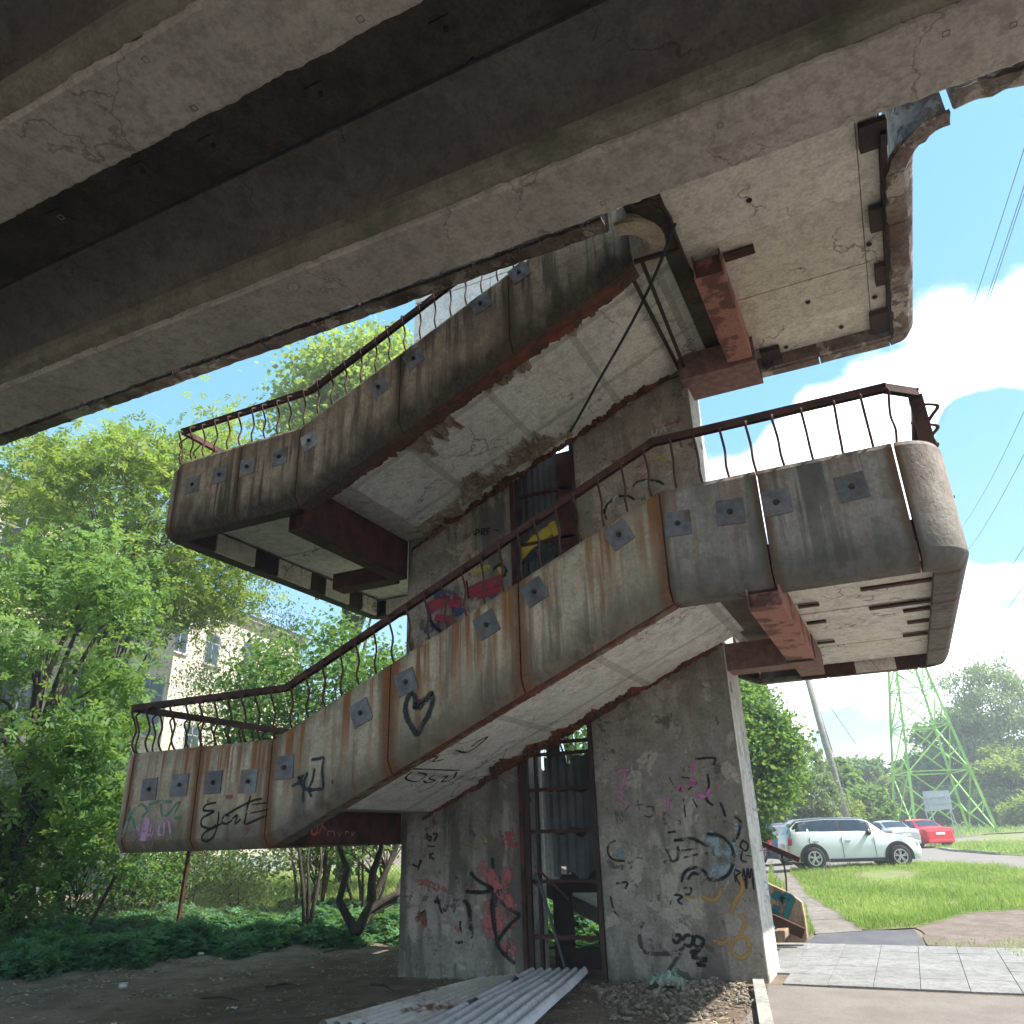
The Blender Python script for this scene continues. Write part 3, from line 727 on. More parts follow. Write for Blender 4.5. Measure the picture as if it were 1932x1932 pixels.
def put_sheet(x0, x1, z0, z1, y, mat, parent, seed=0, tear=.05, n=6, name='corrugated_sheet'):
    mb = corrug(x1-x0, z1-z0, n, .03, seed, tear)
    o = obj(name, mb, mat, parent, loc=(x0, y, z0)); s = o.modifiers.new('thick', 'SOLIDIFY'); s.thickness = .002; return o
SX0, SX1 = PX[0][1], PX[1][0]
fr = tower
for (x0, x1, y0, mt) in ((SX0+.003, SX0+.06, PY0-.03, 'rust'), (SX0+.07, SX0+.13, PY0+.02, 'steel_dark'), (SX1-.06, SX1-.003, PY0-.03, 'steel_dark'), (SX0+.20, SX0+.24, PY0+.12, 'steel_dark'), (SX1-.16, SX1-.12, PY0+.3, 'steel_dark')):
    b = MB(); b.box(x0, x1, y0, y0+.07, -.3, 8.6); obj('frame_upright', b, M[mt], fr)
for (z, y) in ((.42, .05), (1.12, .06), (1.78, .10), (2.36, .08), (2.86, .08), (3.02, .05), (4.1, .1), (5.2, .1), (6.3, .1), (7.2, .1)):
    b = MB(); b.box(SX0+.06, SX1-.06, PY0+y, PY0+y+.05, z, z+.05); obj('frame_rung', b, M['rust'], fr)
put_sheet(-4.86, -4.1, 1.82, 2.34, PY0+.13, M['zinc_blue'], fr, 1, .10, 6)
put_sheet(-4.78, -4.1, 1.20, 1.76, PY0+.14, M['zinc_blue'], fr, 2, .18, 5)
put_sheet(-4.9, -4.1, 2.38, 2.86, PY0+.22, M['zinc_blue'], fr, 4, .08, 6)
put_sheet(SX0+.14, SX0+.36, 1.1, 2.7, PY0+.55, M['soffit'], fr, 4, .0, 2)
put_sheet(SX0+.08, SX1-.35, 4.6, 7.9, PY0+.12, M['zinc_blue'], fr, 9, .05, 7)
b = MB(); b.box(SX1-.36, SX1-.062, PY0+.1, PY0+.13, 4.3, 7.9); obj('rust_shade_sheet', b, M['rust'], fr)
for (x0, x1, z0, z1) in ((SX0+.1, SX0+.42, -.2, 1.2), (-4.42, -4.10, -.2, 1.25), (SX0+.42, -4.42, -.2, .22), (SX0+.42, -4.42, .95, 1.3), (SX0+.10, -4.10, 1.31, 2.75), (SX0+.10, -4.9, 2.76, 3.3)):
    b = MB(); b.box(x0, x1, PY1-.03, PY1, z0, z1); obj('rust_shade_sheet', b, M['steel_dark'], fr)  # dark sheets added at the back to paint the slot's shaded interior
b = MB(); b.beam((-5.0, PY0+.02, 1.25), (-4.62, PY0+.10, -.05), .06, .03); obj('loose_bar', b, M['zinc_blue'], fr)
b = MB(); b.beam((-4.98, PY0+.05, 1.3), (-4.6, PY0+.2, .9), .05, .03); obj('loose_bar', b, M['rust'], fr)

# ---------------------------------------------------------------- footbridge overhead
bridge = thing('footbridge', 'concrete footbridge passing overhead with pale ribs and dark curved vaults between them', 'footbridge', (-5, 4, 0))
BX0, BX1 = -46.0, 16.0
def extr(sec, mat, name, x0=BX0, x1=BX1, jag=0., k=1, seed=0, label=None, close=True, smooth=False):
    mb = MB(); rows = []
    for i in range(k+1):
        x = x0+(x1-x0)*i/k; row = []
        for j, q in enumerate(sec):
            jy = q[2] if len(q) > 2 else 0
            row.append((x, q[0]+jag*jy*(.45*noise.noise(Vector((x*1.9+seed, j*3, 1)))+.6*noise.noise(Vector((x*6.5+seed, j*3, 1)))+.35*noise.noise(Vector((x*19+seed, j*3, 1)))), q[1]))
        rows.append(row)
    mb.strip(rows, closed=close, caps=close); mb.f = [tuple(reversed(f)) for f in mb.f]
    o = obj(name, mb, mat, bridge)
    if smooth: smooth_by_angle(o, 40)
    if label: o['label'] = label
    return o
ZR, ZD = 8.0, 8.95
for (y0, y1) in ((5.57, 6.41), (2.72, 3.52), (-.15, .65), (-3.0, -2.2)):
    extr([(y0, ZR+.02, .6), (y0+.03, ZR, .0), (y1-.03, ZR, 0), (y1, ZR+.02, .6), (y1+.03, ZD+.3), (y0-.05, ZD+.3)], M['beamc'], 'rib', jag=.07, k=700, seed=y0, x0=-24, x1=4.3)
    extr([(y0, ZR+.02, .6), (y0+.03, ZR, .0), (y1-.03, ZR, 0), (y1, ZR+.02, .6), (y1+.03, ZD+.3), (y0-.05, ZD+.3)], M['beamc'], 'rib', jag=.05, k=100, seed=y0, x0=4.31)
    extr([(y0-.16, ZR+.20), (y0-.13, ZR+.11), (y0-.002, ZR+.07), (y0-.002, ZR+.3), (y0-.16, ZR+.34)], M['ledge'], 'rib_ledge', k=1)
    # vault on the near side of the rib
    sec = []
    for i in range(15):
        a = R(90*i/14); sec.append((y0-.14-.64*(1-math.cos(a)) - .05*math.sin(a), ZR+.22+.62*math.sin(a)))
    sec2 = [(q[0]-.01, q[1]+.12) for q in reversed(sec)]
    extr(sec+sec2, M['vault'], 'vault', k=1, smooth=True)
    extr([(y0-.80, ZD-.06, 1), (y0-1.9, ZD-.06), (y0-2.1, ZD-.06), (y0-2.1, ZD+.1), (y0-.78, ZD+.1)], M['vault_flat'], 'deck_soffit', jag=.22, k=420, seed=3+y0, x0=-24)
for (x, y) in ((838, 54), (602, 176), (400, 273), (268, 322), (112, 410), (1045, -30)):
    p = col('Z', ZD-.075, x, y); b = MB(); b.box(p.x-.11, p.x+.11, p.y-.11, p.y+.11, p.z-.012, p.z+.01); o = obj('anchor_plate', b, M['vault_flat'], bridge, bevel=.004)
    b = MB(); b.tube([(p.x+.02, p.y, p.z-.03), (p.x+.02, p.y, p.z)], .03, 8); obj('bolt', b, M['hole'], o)
for (x, y) in ((680, 36), (275, 113), (366, 204), (1138, 383), (1355, 284), (1359, 237), (1785, 63), (1912, 47), (115, 410)):
    p = col('Z', ZR-.001, x, y); b = MB(); q = .03
    for (dx0, dx1, dy0, dy1) in ((-q, q, -q, -q+.008), (-q, q, q-.008, q), (-q, -q+.008, -q+.008, q-.008), (q-.008, q, -q+.008, q-.008)):
        b.box(p.x+dx0, p.x+dx1, p.y+dy0, p.y+dy1, p.z-.003, p.z+.002)
    if abs(p.x) < 14: obj('formwork_mark', b, M['ledge'], bridge)
# flange and parapet along the bridge's far edge
b = MB(); b.box(BX0, BX1, -3.2, 7.35, ZD+.3, ZD+.5); obj('deck', b, M['vault_flat'], bridge)
def bpanel(x0, x1, mat, rg):
    st = straight(x0, 7.72, x1, 7.72, 0, 1, Z4+.16, Z4+.16, 1.2, max(3, int((x1-x0)/.12)) if rg else 2)
    panel(list(reversed(st)), mat, 'parapet_panel', .34, bridge, rg)
x = KR-.16
while x > -40:
    bpanel(x-1.84, x, M['edge'], .03 if x > -14 else 0); x -= 1.86
x = XT+.42
while x < 14: bpanel(x, x+2.4, M['edge'], .10 if x < 6 else 0); x += 2.42
# ---------------------------------------------------------------- ground
RAD = [0.4]
while RAD[-1] < 420: RAD.append(RAD[-1]*1.035+.02)
NA = 220
def relief(x, y):
    D = math.hypot(x, y)
    if x > -2.2 or D > 15: return 0
    k = min(1, (-2.2-x)/1.0)*min(1, (15-D)/2)
    return k*(.05*noise.noise(Vector((x*1.1, y*1.1, 0)))+.02*noise.noise(Vector((x*5, y*5, 1))))-.012*k
def polarpt(i, j):
    a = 2*math.pi*j/NA; return RAD[i]*math.cos(a), RAD[i]*math.sin(a)
mb = MB(); vs = []
for i in range(len(RAD)):
    for j in range(NA):
        x, y = polarpt(i, j); vs.append((x, y, gz(x, y)+relief(x, y)))
fs = [(i*NA+j, (i+1)*NA+j, (i+1)*NA+(j+1) % NA, i*NA+(j+1) % NA) for i in range(len(RAD)-1) for j in range(NA)]
vs.append((0, 0, 0)); c0 = len(vs)-1; fs += [(j, (j+1) % NA, c0) for j in range(NA)]
mb.add(vs, fs)
def earth(name, a, b, spec_col=None, sc_=2.0, bump=.6, pebble=(.3, .27, .23), leafc=None, green=None):
    t = NT(name); O = t.map((1, 1, 1)); n = t.noise(O, sc_, 8, .65); n2 = t.noise(O, 30, 6, .75); v = t.vor(O, 24)
    c = t.mix(t.ramp(n, .35, .65), a, b)
    c = t.mix(t.ramp(n2, .5, .75, 0, .6), c, tuple(q*.5 for q in a))
    if pebble: c = t.mix(t.m_('MULTIPLY', t.ramp(v, .22, .12), t.ramp(t.noise(O, 1.3, 5), .42, .6, .1, .9)), c, pebble)
    if green: c = t.mix(t.ramp(t.noise(O, .9, 7, .65), .45, .6), c, green)
    t.bump(t.m_('ADD', n2, t.m_('MULTIPLY', t.ramp(v, .3, .0), .7)), bump, .03); return t.done(c, .95, 0, .15)
M['dirt'] = earth('trodden_dirt', (.17, .13, .095), (.28, .225, .175), bump=1.0)
M['gravel'] = earth('gravel_brown', (.16, .125, .105), (.23, .19, .165), sc_=3)
M['soil_lawn'] = earth('lawn_soil', (.20, .19, .10), (.26, .25, .13), pebble=None, green=(.15, .22, .06), sc_=1.5)
M['asphalt'] = earth('old_asphalt', (.19, .17, .155), (.235, .212, .195), sc_=1.2, bump=.25, pebble=(.3, .28, .26))
M['asphalt_dark'] = earth('asphalt_patch', (.10, .10, .115), (.13, .13, .14), sc_=1.5, bump=.25, pebble=(.17, .17, .17))
M['tile'] = conc('grey_paving_tile', (.25, .25, .25), (.32, .32, .325), (.16, .155, .14), .5, False, 0, 0, None, bump=.3, seed=21)
M['path'] = conc('path_concrete', (.22, .195, .175), (.28, .25, .225), (.2, .17, .14), .4, False, 0, 0, None, bump=.5, seed=22)
M['kerb'] = conc('kerb_stone', (.36, .35, .32), (.46, .45, .42), (.2, .2, .18), .5, False, 0, 0, None, bump=.5, seed=23)
g = obj('ground', mb, M['dirt'], smooth=True); g['kind'] = 'structure'

def inpoly(x, y, P):
    c = False; n = len(P); j = n-1
    for i in range(n):
        if (P[i][1] > y) != (P[j][1] > y) and x < (P[j][0]-P[i][0])*(y-P[i][1])/(P[j][1]-P[i][1])+P[i][0]: c = not c
        j = i
    return c
def sheet(name, P, mat, dz, kind='structure', label=None, cat=None, wob=0., skirt=0):
    """polygon P (world xy) draped on the ground"""
    Q = []
    for a, b in zip(P, P[1:]+P[:1]):
        L = math.dist(a, b); k = max(1, min(60, int(L/max(.12, .02*math.hypot(*a)))))
        for i in range(k):
            t = i/k; x = a[0]+(b[0]-a[0])*t; y = a[1]+(b[1]-a[1])*t
            if wob: x += wob*noise.noise(Vector((x*1.3, y*1.3, 3))); y += wob*noise.noise(Vector((x*1.3, y*1.3, 9)))
            Q.append((x, y))
    inner = []
    for i in range(len(RAD)):
        for j in range(NA):
            x, y = polarpt(i, j)
            if inpoly(x, y, Q): inner.append((x, y))
    V2 = [Vector(q) for q in Q+inner]
    r = delaunay_2d_cdt(V2, [(i, (i+1) % len(Q)) for i in range(len(Q))], [], 1, 1e-5)
    mb = MB(); vv = []
    for v in r[0]:
        D = math.hypot(v.x, v.y); vv.append((v.x, v.y, gz(v.x, v.y)+dz+D*.0006))
    ff = []
    for f in r[2]:
        a, b, c_ = [vv[k] for k in f[:3]]
        ff.append(tuple(f) if (b[0]-a[0])*(c_[1]-a[1])-(b[1]-a[1])*(c_[0]-a[0]) > 0 else tuple(reversed(f)))
    mb.add(vv, ff); o = obj(name, mb, mat); o['kind'] = kind
    if label: o['label'] = label
    if cat: o['category'] = cat
    return o, Q
def px8(z): return (1361.6+.2953*z[0], 1268+.2953*z[1])
def W8(l): return [tuple(gp(*px8(z)).xy) for z in l]
WP = lambda l: [tuple(gp(*z).xy) for z in l]
sheet('car_park', WP([(1440, 1700), (1445, 1600), (1500, 1577), (1600, 1573), (1700, 1572), (1932, 1580), (2150, 1600), (2150, 1690), (1932, 1670), (1700, 1660), (1520, 1680)]), M['asphalt'], .006)
lawn, LQ = sheet('lawn', W8([(430, 1275), (750, 1252), (900, 1228), (1280, 1215), (1932, 1270), (2400, 1330), (2500, 1560), (1932, 1525), (1600, 1545), (1370, 1612), (1230, 1642), (960, 1658), (870, 1652), (740, 1550), (560, 1440)]), M['soil_lawn'], .012, wob=.12)
lawn2, LQ2 = sheet('lawn', W8([(1290, 1115), (1420, 1095), (1640, 1070), (1700, 1045), (1932, 1035), (2500, 1030), (2500, 1215), (1932, 1180), (1720, 1172), (1420, 1140)]), M['soil_lawn'], .020, wob=.3)
lawn3, LQ3 = sheet('lawn', W8([(1000, 1070), (1060, 1020), (1500, 990), (1932, 980), (2700, 960), (2700, 1010), (1932, 1028), (1700, 1040), (1440, 1075)]), M['soil_lawn'], .026, wob=.3)
sheet('gravel_patch', W8([(1240, 1640), (1370, 1608), (1600, 1540), (1932, 1520), (2500, 1550), (2500, 1900), (1900, 1830), (1700, 1770), (1320, 1757), (1290, 1700)]), M['gravel'], .008, wob=.1)
sheet('asphalt_patch', W8([(545, 1738), (600, 1690), (700, 1660), (1235, 1655), (1310, 1762)]), M['asphalt_dark'], .009)
sheet('pavement', [(-1.93, 11.02), (1.1, 10.94), (5.5, 10.9), (9, 8), (9, -9), (-.9, -9), (-1.9, 4), (-1.86, 9)], M['asphalt'], .004, wob=.03)
lp, _ = sheet('lawn', WP([(330, 1708), (480, 1728), (600, 1735), (760, 1735), (980, 1730), (1200, 1720), (1200, 1650), (760, 1632), (560, 1640), (330, 1650)]), M['soil_lawn'], .01, wob=.3)
# footpath of single slabs
fp = thing('footpath', 'footpath', None, tuple(gp(1540, 1720))); del fp['label']; fp['kind'] = 'structure'
Lf = [Vector(gp(*px8(z))) for z in [(600, 1685), (540, 1560), (450, 1420), (340, 1330), (318, 1270), (300, 1215)]]
Rt = [Vector(gp(*px8(z))) for z in [(905, 1665), (760, 1552), (575, 1440), (455, 1300), (420, 1275), (410, 1215)]]
def along(P, t):
    t = t*(len(P)-1); i = min(len(P)-2, int(t)); return P[i].lerp(P[i+1], t-i)
nsl = 22
for i in range(nsl):
    a, b = i/nsl+.0008, (i+1)/nsl-.0008; b_ = MB(); q = [along(Lf, a), along(Rt, a), along(Rt, b), along(Lf, b)]
    dz = random.uniform(.012, .018)
    b_.hexa([(p.x, p.y, gz(p.x, p.y)-.1) for p in q]+[(p.x, p.y, gz(p.x, p.y)+dz+.01) for p in q]); obj('slab', b_, M['path'], fp)
# tiled pavement, every tile a piece
tp = thing('tiled_pavement', 'x', None, (0, 12.5, 0)); del tp['label']; tp['kind'] = 'structure'
tm = None
rows_y = [11.09, 11.77, 12.43, 13.10, 13.74, 14.36]
for c_ in range(-5, 7):
    for r_ in range(5):
        x0 = -.78+c_*.5; y0, y1 = rows_y[r_], rows_y[r_+1]
        if c_ < -2 and y0 < 11.7 and x0 < -1.97: pass
        if x0 < -2.3+.0 and r_ < 1: continue
        if x0+.25 < -1.96 and y1 < 12.1: continue
        x1 = x0+.5
        if x0 < -1.93 and y0 < 12.06: x0 = -1.93
        o_ = (c_ % 2)*.33*0
        b_ = MB(); e = .003; z = [gz(*p)+.022+random.uniform(-.003, .003) for p in ((x0, y0), (x1, y0), (x1, y1), (x0, y1))]
        q = [(x0+e, y0+e), (x1-e, y0+e), (x1-e, y1-e), (x0+e, y1-e)]
        b_.hexa([(p[0], p[1], zz-.05) for p, zz in zip(q, z)]+[(p[0], p[1], zz) for p, zz in zip(q, z)])
        obj('paving_tile', b_, M['tile'], tp, bevel=.004)
# low kerb of stones along the far road
kb = thing('kerb', 'x', None, tuple(gp(1790, 1613))); del kb['label']; kb['kind'] = 'structure'
KP = [gp(*px8(z)) for z in [(1400, 1135), (1480, 1150), (1620, 1160), (1760, 1172), (1932, 1165), (2200, 1185)]]
for i in range(26):
    a, b = along(KP, i/26+.002), along(KP, (i+1)/26-.002); b_ = MB(); b_.beam(a+Vector((0, 0, .05)), b+Vector((0, 0, .05+random.uniform(-.01, .02))), .16, .16); obj('kerb_stone', b_, M['kerb'], kb)
# old plank at the edge of the asphalt
b_ = MB(); a, b = gp(1432, 1860), gp(1452, 1965); b_.beam((a.x, a.y, .05), (b.x, b.y, .05), .13, .05); o = obj('plank', b_, M['kerb']); tagp(o, 'weathered grey plank lying at the asphalt edge in front of the right wall pier', 'plank')

# ---------------------------------------------------------------- lying corrugated sheets
def T4(z): return (634+z[0]*.4266, 1711.6+z[1]*.4266)
def lying(cs, zs, n, mat, label, amp=.034, seed=0):
    P = [gp(*T4(c_)) for c_ in cs]; rows = 26; mb = MB(); pro = (0, 0, .75, 1, 1, .75)
    base = P[0].lerp(P[2], .5); vs = []; cl = n*6
    for j in range(rows+1):
        for i in range(cl+1):
            u, v = i/cl, j/rows
            if j in (0, rows): v += .02*noise.noise(Vector((i*.3+seed, j, 0)))
            p = P[0].lerp(P[1], u).lerp(P[3].lerp(P[2], u), v)
            z = gz(p.x, p.y) + zs + pro[i % 6]*amp*2 + .04*noise.noise(Vector((u*1.2+seed, v*1.5, 2))) + .05*abs(u-.5)*abs(v-.4)
            vs.append((p.x, p.y, z))
    fs = []
    for j in range(rows):
        for i in range(cl):
            if noise.noise(Vector((i*.12+seed, j*.35, 5))) > .5 and (j < 4 or i < 7 or i > cl-8): continue
            fs.append((j*(cl+1)+i, j*(cl+1)+i+1, (j+1)*(cl+1)+i+1, (j+1)*(cl+1)+i))
    mb.add(vs, fs); o = obj('corrugated_sheet', mb, mat); s = o.modifiers.new('t', 'SOLIDIFY'); s.thickness = .003
    return tagp(o, label, 'metal sheet', 'corrugated metal sheets lying on the dirt')
lying([(640, 348), (880, 322), (330, 575), (-90, 545)], .03, 7, M['zinc_dirty'], 'dirty rust-edged corrugated sheet lying flat, left one of the two in front of the slot', seed=1)
lying([(850, 322), (1118, 322), (830, 590), (300, 620)], .075, 7, M['zinc'], 'pale zinc corrugated sheet overlapping the dirtier one, right one of the two', seed=4)

# ---------------------------------------------------------------- stones, rubble, litter
def stone(mb, c, r, rg):
    """rough broken lump"""
    a = rg.uniform(0, 6.28); k = rg.uniform(.5, 1, 3)*r; k[2] *= .6; n = 6; vs = []
    for j, (zz, rr) in enumerate(((-.7, .7), (.1, 1), (.75, .62))):
        for i in range(n):
            t = a+2*math.pi*i/n+rg.uniform(-.3, .3); q = rr*rg.uniform(.7, 1.15)
            vs.append((c[0]+math.cos(t)*k[0]*q, c[1]+math.sin(t)*k[1]*q, c[2]+k[2]*(zz+rg.uniform(-.2, .2))))
    fs = [(j*n+i, j*n+(i+1) % n, (j+1)*n+(i+1) % n, (j+1)*n+i) for j in range(2) for i in range(n)] + [tuple(range(2*n, 3*n)), tuple(range(n-1, -1, -1))]
    mb.add(vs, fs)
M['stone'] = conc('broken_concrete', (.26, .225, .18), (.40, .355, .30), (.1, .08, .06), .5, False, 0, 0, None, bump=.7, seed=31)
M['stone2'] = conc('brown_rubble', (.19, .15, .115), (.30, .245, .195), (.07, .055, .04), .5, False, 0, 0, None, bump=.7, seed=32)
def heap(pxs, name, n, rr, hgt, mat, label, seed, cat='rubble'):
    P = WP(pxs); cx = sum(p[0] for p in P)/len(P); cy = sum(p[1] for p in P)/len(P); rg = np.random.default_rng(seed)
    ext = max(math.dist(p, (cx, cy)) for p in P); mb = MB(); k = 0
    while k < n:
        x = cx+rg.uniform(-ext, ext); y = cy+rg.uniform(-ext, ext)
        if not inpoly(x, y, P): continue
        d = math.dist((x, y), (cx, cy))/ext; h = hgt*max(0, 1-d*1.15)
        stone(mb, (x, y, gz(x, y)+relief(x, y)+rg.uniform(0, 1)*h+.014), rr*rg.uniform(.35, 1)**1.5*(1.3 if rg.uniform() < .1 else .8), rg); k += 1
    o = obj(name, mb, mat); tagp(o, label, cat, kind='stuff'); return cx, cy
heap([(1120, 1862), (1200, 1852), (1440, 1862), (1425, 1905), (1300, 1932), (1150, 1925)], 'rubble', 900, .055, .20, M['stone'], 'heap of broken concrete rubble at the foot of the right wall pier', 1)
heap([(1060, 1865), (1200, 1850), (1450, 1865), (1440, 1960), (1100, 1990)], 'rubble', 700, .025, .03, M['stone2'], 'brown crumbs of rubble scattered on the dirt around the heap', 2)
heap([(800, 1848), (1120, 1850), (1130, 1872), (800, 1868)], 'rubble', 420, .04, .08, M['stone2'], 'brown rubble and dead leaves piled along the base of the left wall pier', 3)
heap([(0, 1860), (300, 1815), (740, 1790), (750, 1860), (640, 1960), (0, 1990)], 'gravel', 1300, .018, 0, M['stone2'], 'small stones scattered over the trodden dirt', 4, 'gravel')
rg = np.random.default_rng(11)
for (x, y, s_, lb) in ((1318, 1850, .13, 'largest broken concrete chunk on top of the rubble heap'), (1242, 1893, .08, 'flat concrete shard at the left foot of the rubble heap'), (1375, 1888, .075, 'angular concrete chunk at the right side of the rubble heap'),
                       (1290, 1915, .08, 'broad concrete flake at the front of the rubble heap'), (1350, 1868, .07, 'grey concrete lump behind the angular chunk on the heap'), (1205, 1908, .05, 'small stone left of the heap near the corrugated sheet')):
    p = gp(x, y); mb = MB(); stone(mb, (p.x, p.y, p.z+(.12 if y < 1870 else .05)), s_, rg); tagp(obj('concrete_chunk', mb, M['stone']), lb, 'concrete chunk', 'concrete chunks of the rubble heap')
heap([(1770, 1757), (1932, 1735), (2080, 1745), (2080, 1800), (1932, 1790), (1790, 1780)], 'gravel', 900, .022, 0, M['stone2'], 'brown gravel scattered beyond the tiled pavement', 6, 'gravel')
# crumpled cloth
M['cloth'] = flat('pale_green_cloth', (.30, .40, .33), .9, 0, .1, .15, 9)
p = gp(1262, 1862); mb = MB(); vs = []; n = 22
for j in range(n+1):
    for i in range(n+1):
        u, v = i/n-.5, j/n-.5; x = p.x+u*.42+.05*noise.noise(Vector((u*6, v*6, 1))); y = p.y+v*.22+.05*noise.noise(Vector((u*6, v*6, 8)))
        z = p.z+.13+.10*noise.noise(Vector((u*9, v*7, 3)))+.05*noise.noise(Vector((u*20, v*16, 5)))-.25*(abs(u)**2+v*v)
        vs.append((x, y, max(z, p.z+.03)))
mb.add(vs, [(j*(n+1)+i, j*(n+1)+i+1, (j+1)*(n+1)+i+1, (j+1)*(n+1)+i) for j in range(n) for i in range(n)])
tagp(obj('crumpled_cloth', mb, M['cloth'], smooth=True), 'crumpled pale green cloth lying on the rubble heap by the right wall pier', 'cloth')
# litter
M['tin'] = flat('tin_cup', (.5, .48, .45), .4, .4); M['litter_w'] = flat('white_litter', (.6, .62, .64), .7); M['litter_b'] = flat('brown_litter', (.16, .10, .06), .8); M['litter_y'] = flat('yellow_litter', (.45, .42, .12), .7)
p = gp(232, 1868); b_ = MB(); b_.tube([(-.06, 0, .05), (.055, .015, .05)], [.042, .047], 16, False); o = obj('tin_cup', b_, M['tin'], loc=p, smooth=True); o.rotation_euler = (0, 0, .5)
s = o.modifiers.new('t', 'SOLIDIFY'); s.thickness = .004; tagp(o, 'dented silver tin cup lying on its side on the bare dirt', 'tin cup')
for (x, y, w_, mt, nm, lb, ct) in ((378, 1804, .10, 'tin', 'crushed_can', 'crushed silver drink can at the edge of the ground cover', 'can'), (590, 1779, .17, 'litter_y', 'snack_wrapper', 'yellowish snack wrapper at the edge of the ground cover', 'wrapper'), (636, 1780, .14, 'litter_b', 'bottle', 'brown bottle lying by the edge of the ground cover', 'bottle'),
                          (215, 1936, .10, 'litter_w', 'paper_scrap', 'bluish white paper scrap nearest the camera on the dirt', 'paper'), (440, 1905, .09, 'litter_w', 'paper_scrap', 'white paper scrap in the middle of the bare dirt', 'paper'), (735, 1852, .05, 'litter_w', 'paper_scrap', 'tiny white scrap beside the left wall pier', 'paper')):
    if nm == 'paper_scrap' and x == 735: x, y = 590, 1828
    p = gp(x, y); b_ = MB()
    if nm in ('bottle', 'crushed_can'): b_.tube([(-w_/2, 0, .03), (w_*.15, 0, .03), (w_*.3, .0, .03), (w_/2, 0, .03)], [.03, .031, .014 if nm == 'bottle' else .028, .012 if nm == 'bottle' else .026], 10)
    else:
        k = 5; vs = [(w_*(i/k-.5), w_*.6*(j/k-.5), .02+.03*noise.noise(Vector((i*.9+x, j*.9, 1)))) for j in range(k+1) for i in range(k+1)]
        b_.add(vs, [(j*(k+1)+i, j*(k+1)+i+1, (j+1)*(k+1)+i+1, (j+1)*(k+1)+i) for j in range(k) for i in range(k)])
    tagp(obj(nm, b_, M[mt], loc=p, rot=(0, 0, random.uniform(0, 3))), lb, ct)

# ---------------------------------------------------------------- foot of the rear stair, right of the pier
rs = thing('lower_stair', 'rust-stained lower end of the rear stair with a teal scrawl, right of the wall pier', 'stair', tuple(col('Y', 14.1, 1500, 1775)))
def prism(pts, y, t, mat, name, parent, label=None):
    P = [col('Y', y, *px8(z)) for z in pts]; b_ = MB(); n = len(P)
    vs = [tuple(p) for p in P]+[(p.x, p.y+t, p.z) for p in P]
    b_.add(vs, [tuple(range(n)), tuple(range(2*n-1, n-1, -1))]+[(i, n+i, n+(i+1) % n, (i+1) % n) for i in range(n)])
    o = obj(name, b_, mat, parent, bevel=.01)
    if label: o['label'] = label
    return o
M['rust_conc'] = conc('rust_stained_concrete', (.36, .24, .15), (.48, .36, .25), (.12, .05, .02), .7, True, 0, .8, (.3, .25, .2), seed=41)
prism([(60, 1235), (335, 1368), (440, 1415), (485, 1450), (512, 1472), (530, 1560), (548, 1700), (535, 1728), (60, 1728)], 14.1, .12, M['rust_conc'], 'side_panel', rs)
prism([(60, 1440), (370, 1565), (532, 1640), (528, 1668), (515, 1706), (60, 1500)], 13.92, .10, M['rust'], 'stringer', rs)
prism([(330, 1655), (405, 1650), (408, 1700), (385, 1728), (330, 1728)], 13.4, .4, M['rust_conc'], 'bottom_step', rs)
b_ = MB(); b_.beam(col('Y', 14.05, *px8((100, 1030))), col('Y', 14.05, *px8((497, 1200))), .07, .08); obj('handrail', b_, M['rail'], rs)
b_ = MB(); b_.tube([col('Y', 14.05, *px8(z)) for z in ((380, 1165), (400, 1240), (412, 1320), (415, 1402))], .014, 6); obj('rail_post', b_, M['rail'], rs)

# ---------------------------------------------------------------- graffiti: flat strokes on the surfaces
T3 = (697, 1268, .4266); T2 = (158.5, 1204, .361); T4u = (760.6, 380.3, .3281); T8 = (1361.6, 1268, .2953)
def cat_rom(P, k=6):
    if len(P) < 3: return P
    Q = [P[0]]+P+[P[-1]]; o = []
    for i in range(1, len(Q)-2):
        a, b, c_, d = Q[i-1:i+3]
        for s_ in range(k):
            t = s_/k; o.append(.5*((2*b)+(c_-a)*t+(2*a-5*b+4*c_-d)*t*t+(3*b-a-3*c_+d)*t**3))
    o.append(P[-1]); return o
class Surf:
    def __init__(s, P, n): s.P = Vector(P); s.n = Vector(n).normalized()
    def at(s, T, z): return onplane(s.P, s.n, T[0]+z[0]*T[2], T[1]+z[1]*T[2])
S_pier = Surf((0, PY0-.003, 0), (0, 1, 0)); S_pan = Surf((0, YO-.003, 0), (0, 1, 0)); S_side = Surf((PX[1][1]+.003, 0, 0), (1, 0, 0))
sln = (Z2-Z1)/(KR-KL); S_sof = Surf((KL, 9, Z1+.18-.003), (sln, 0, -1)); S_beam = Surf((-7.31+.003, 0, 0), (1, 0, 0)); S_st = Surf((0, 14.097, 0), (0, 1, 0)); S_up = Surf((0, PY0-.004, 0), (0, 1, 0))
gk = [0]
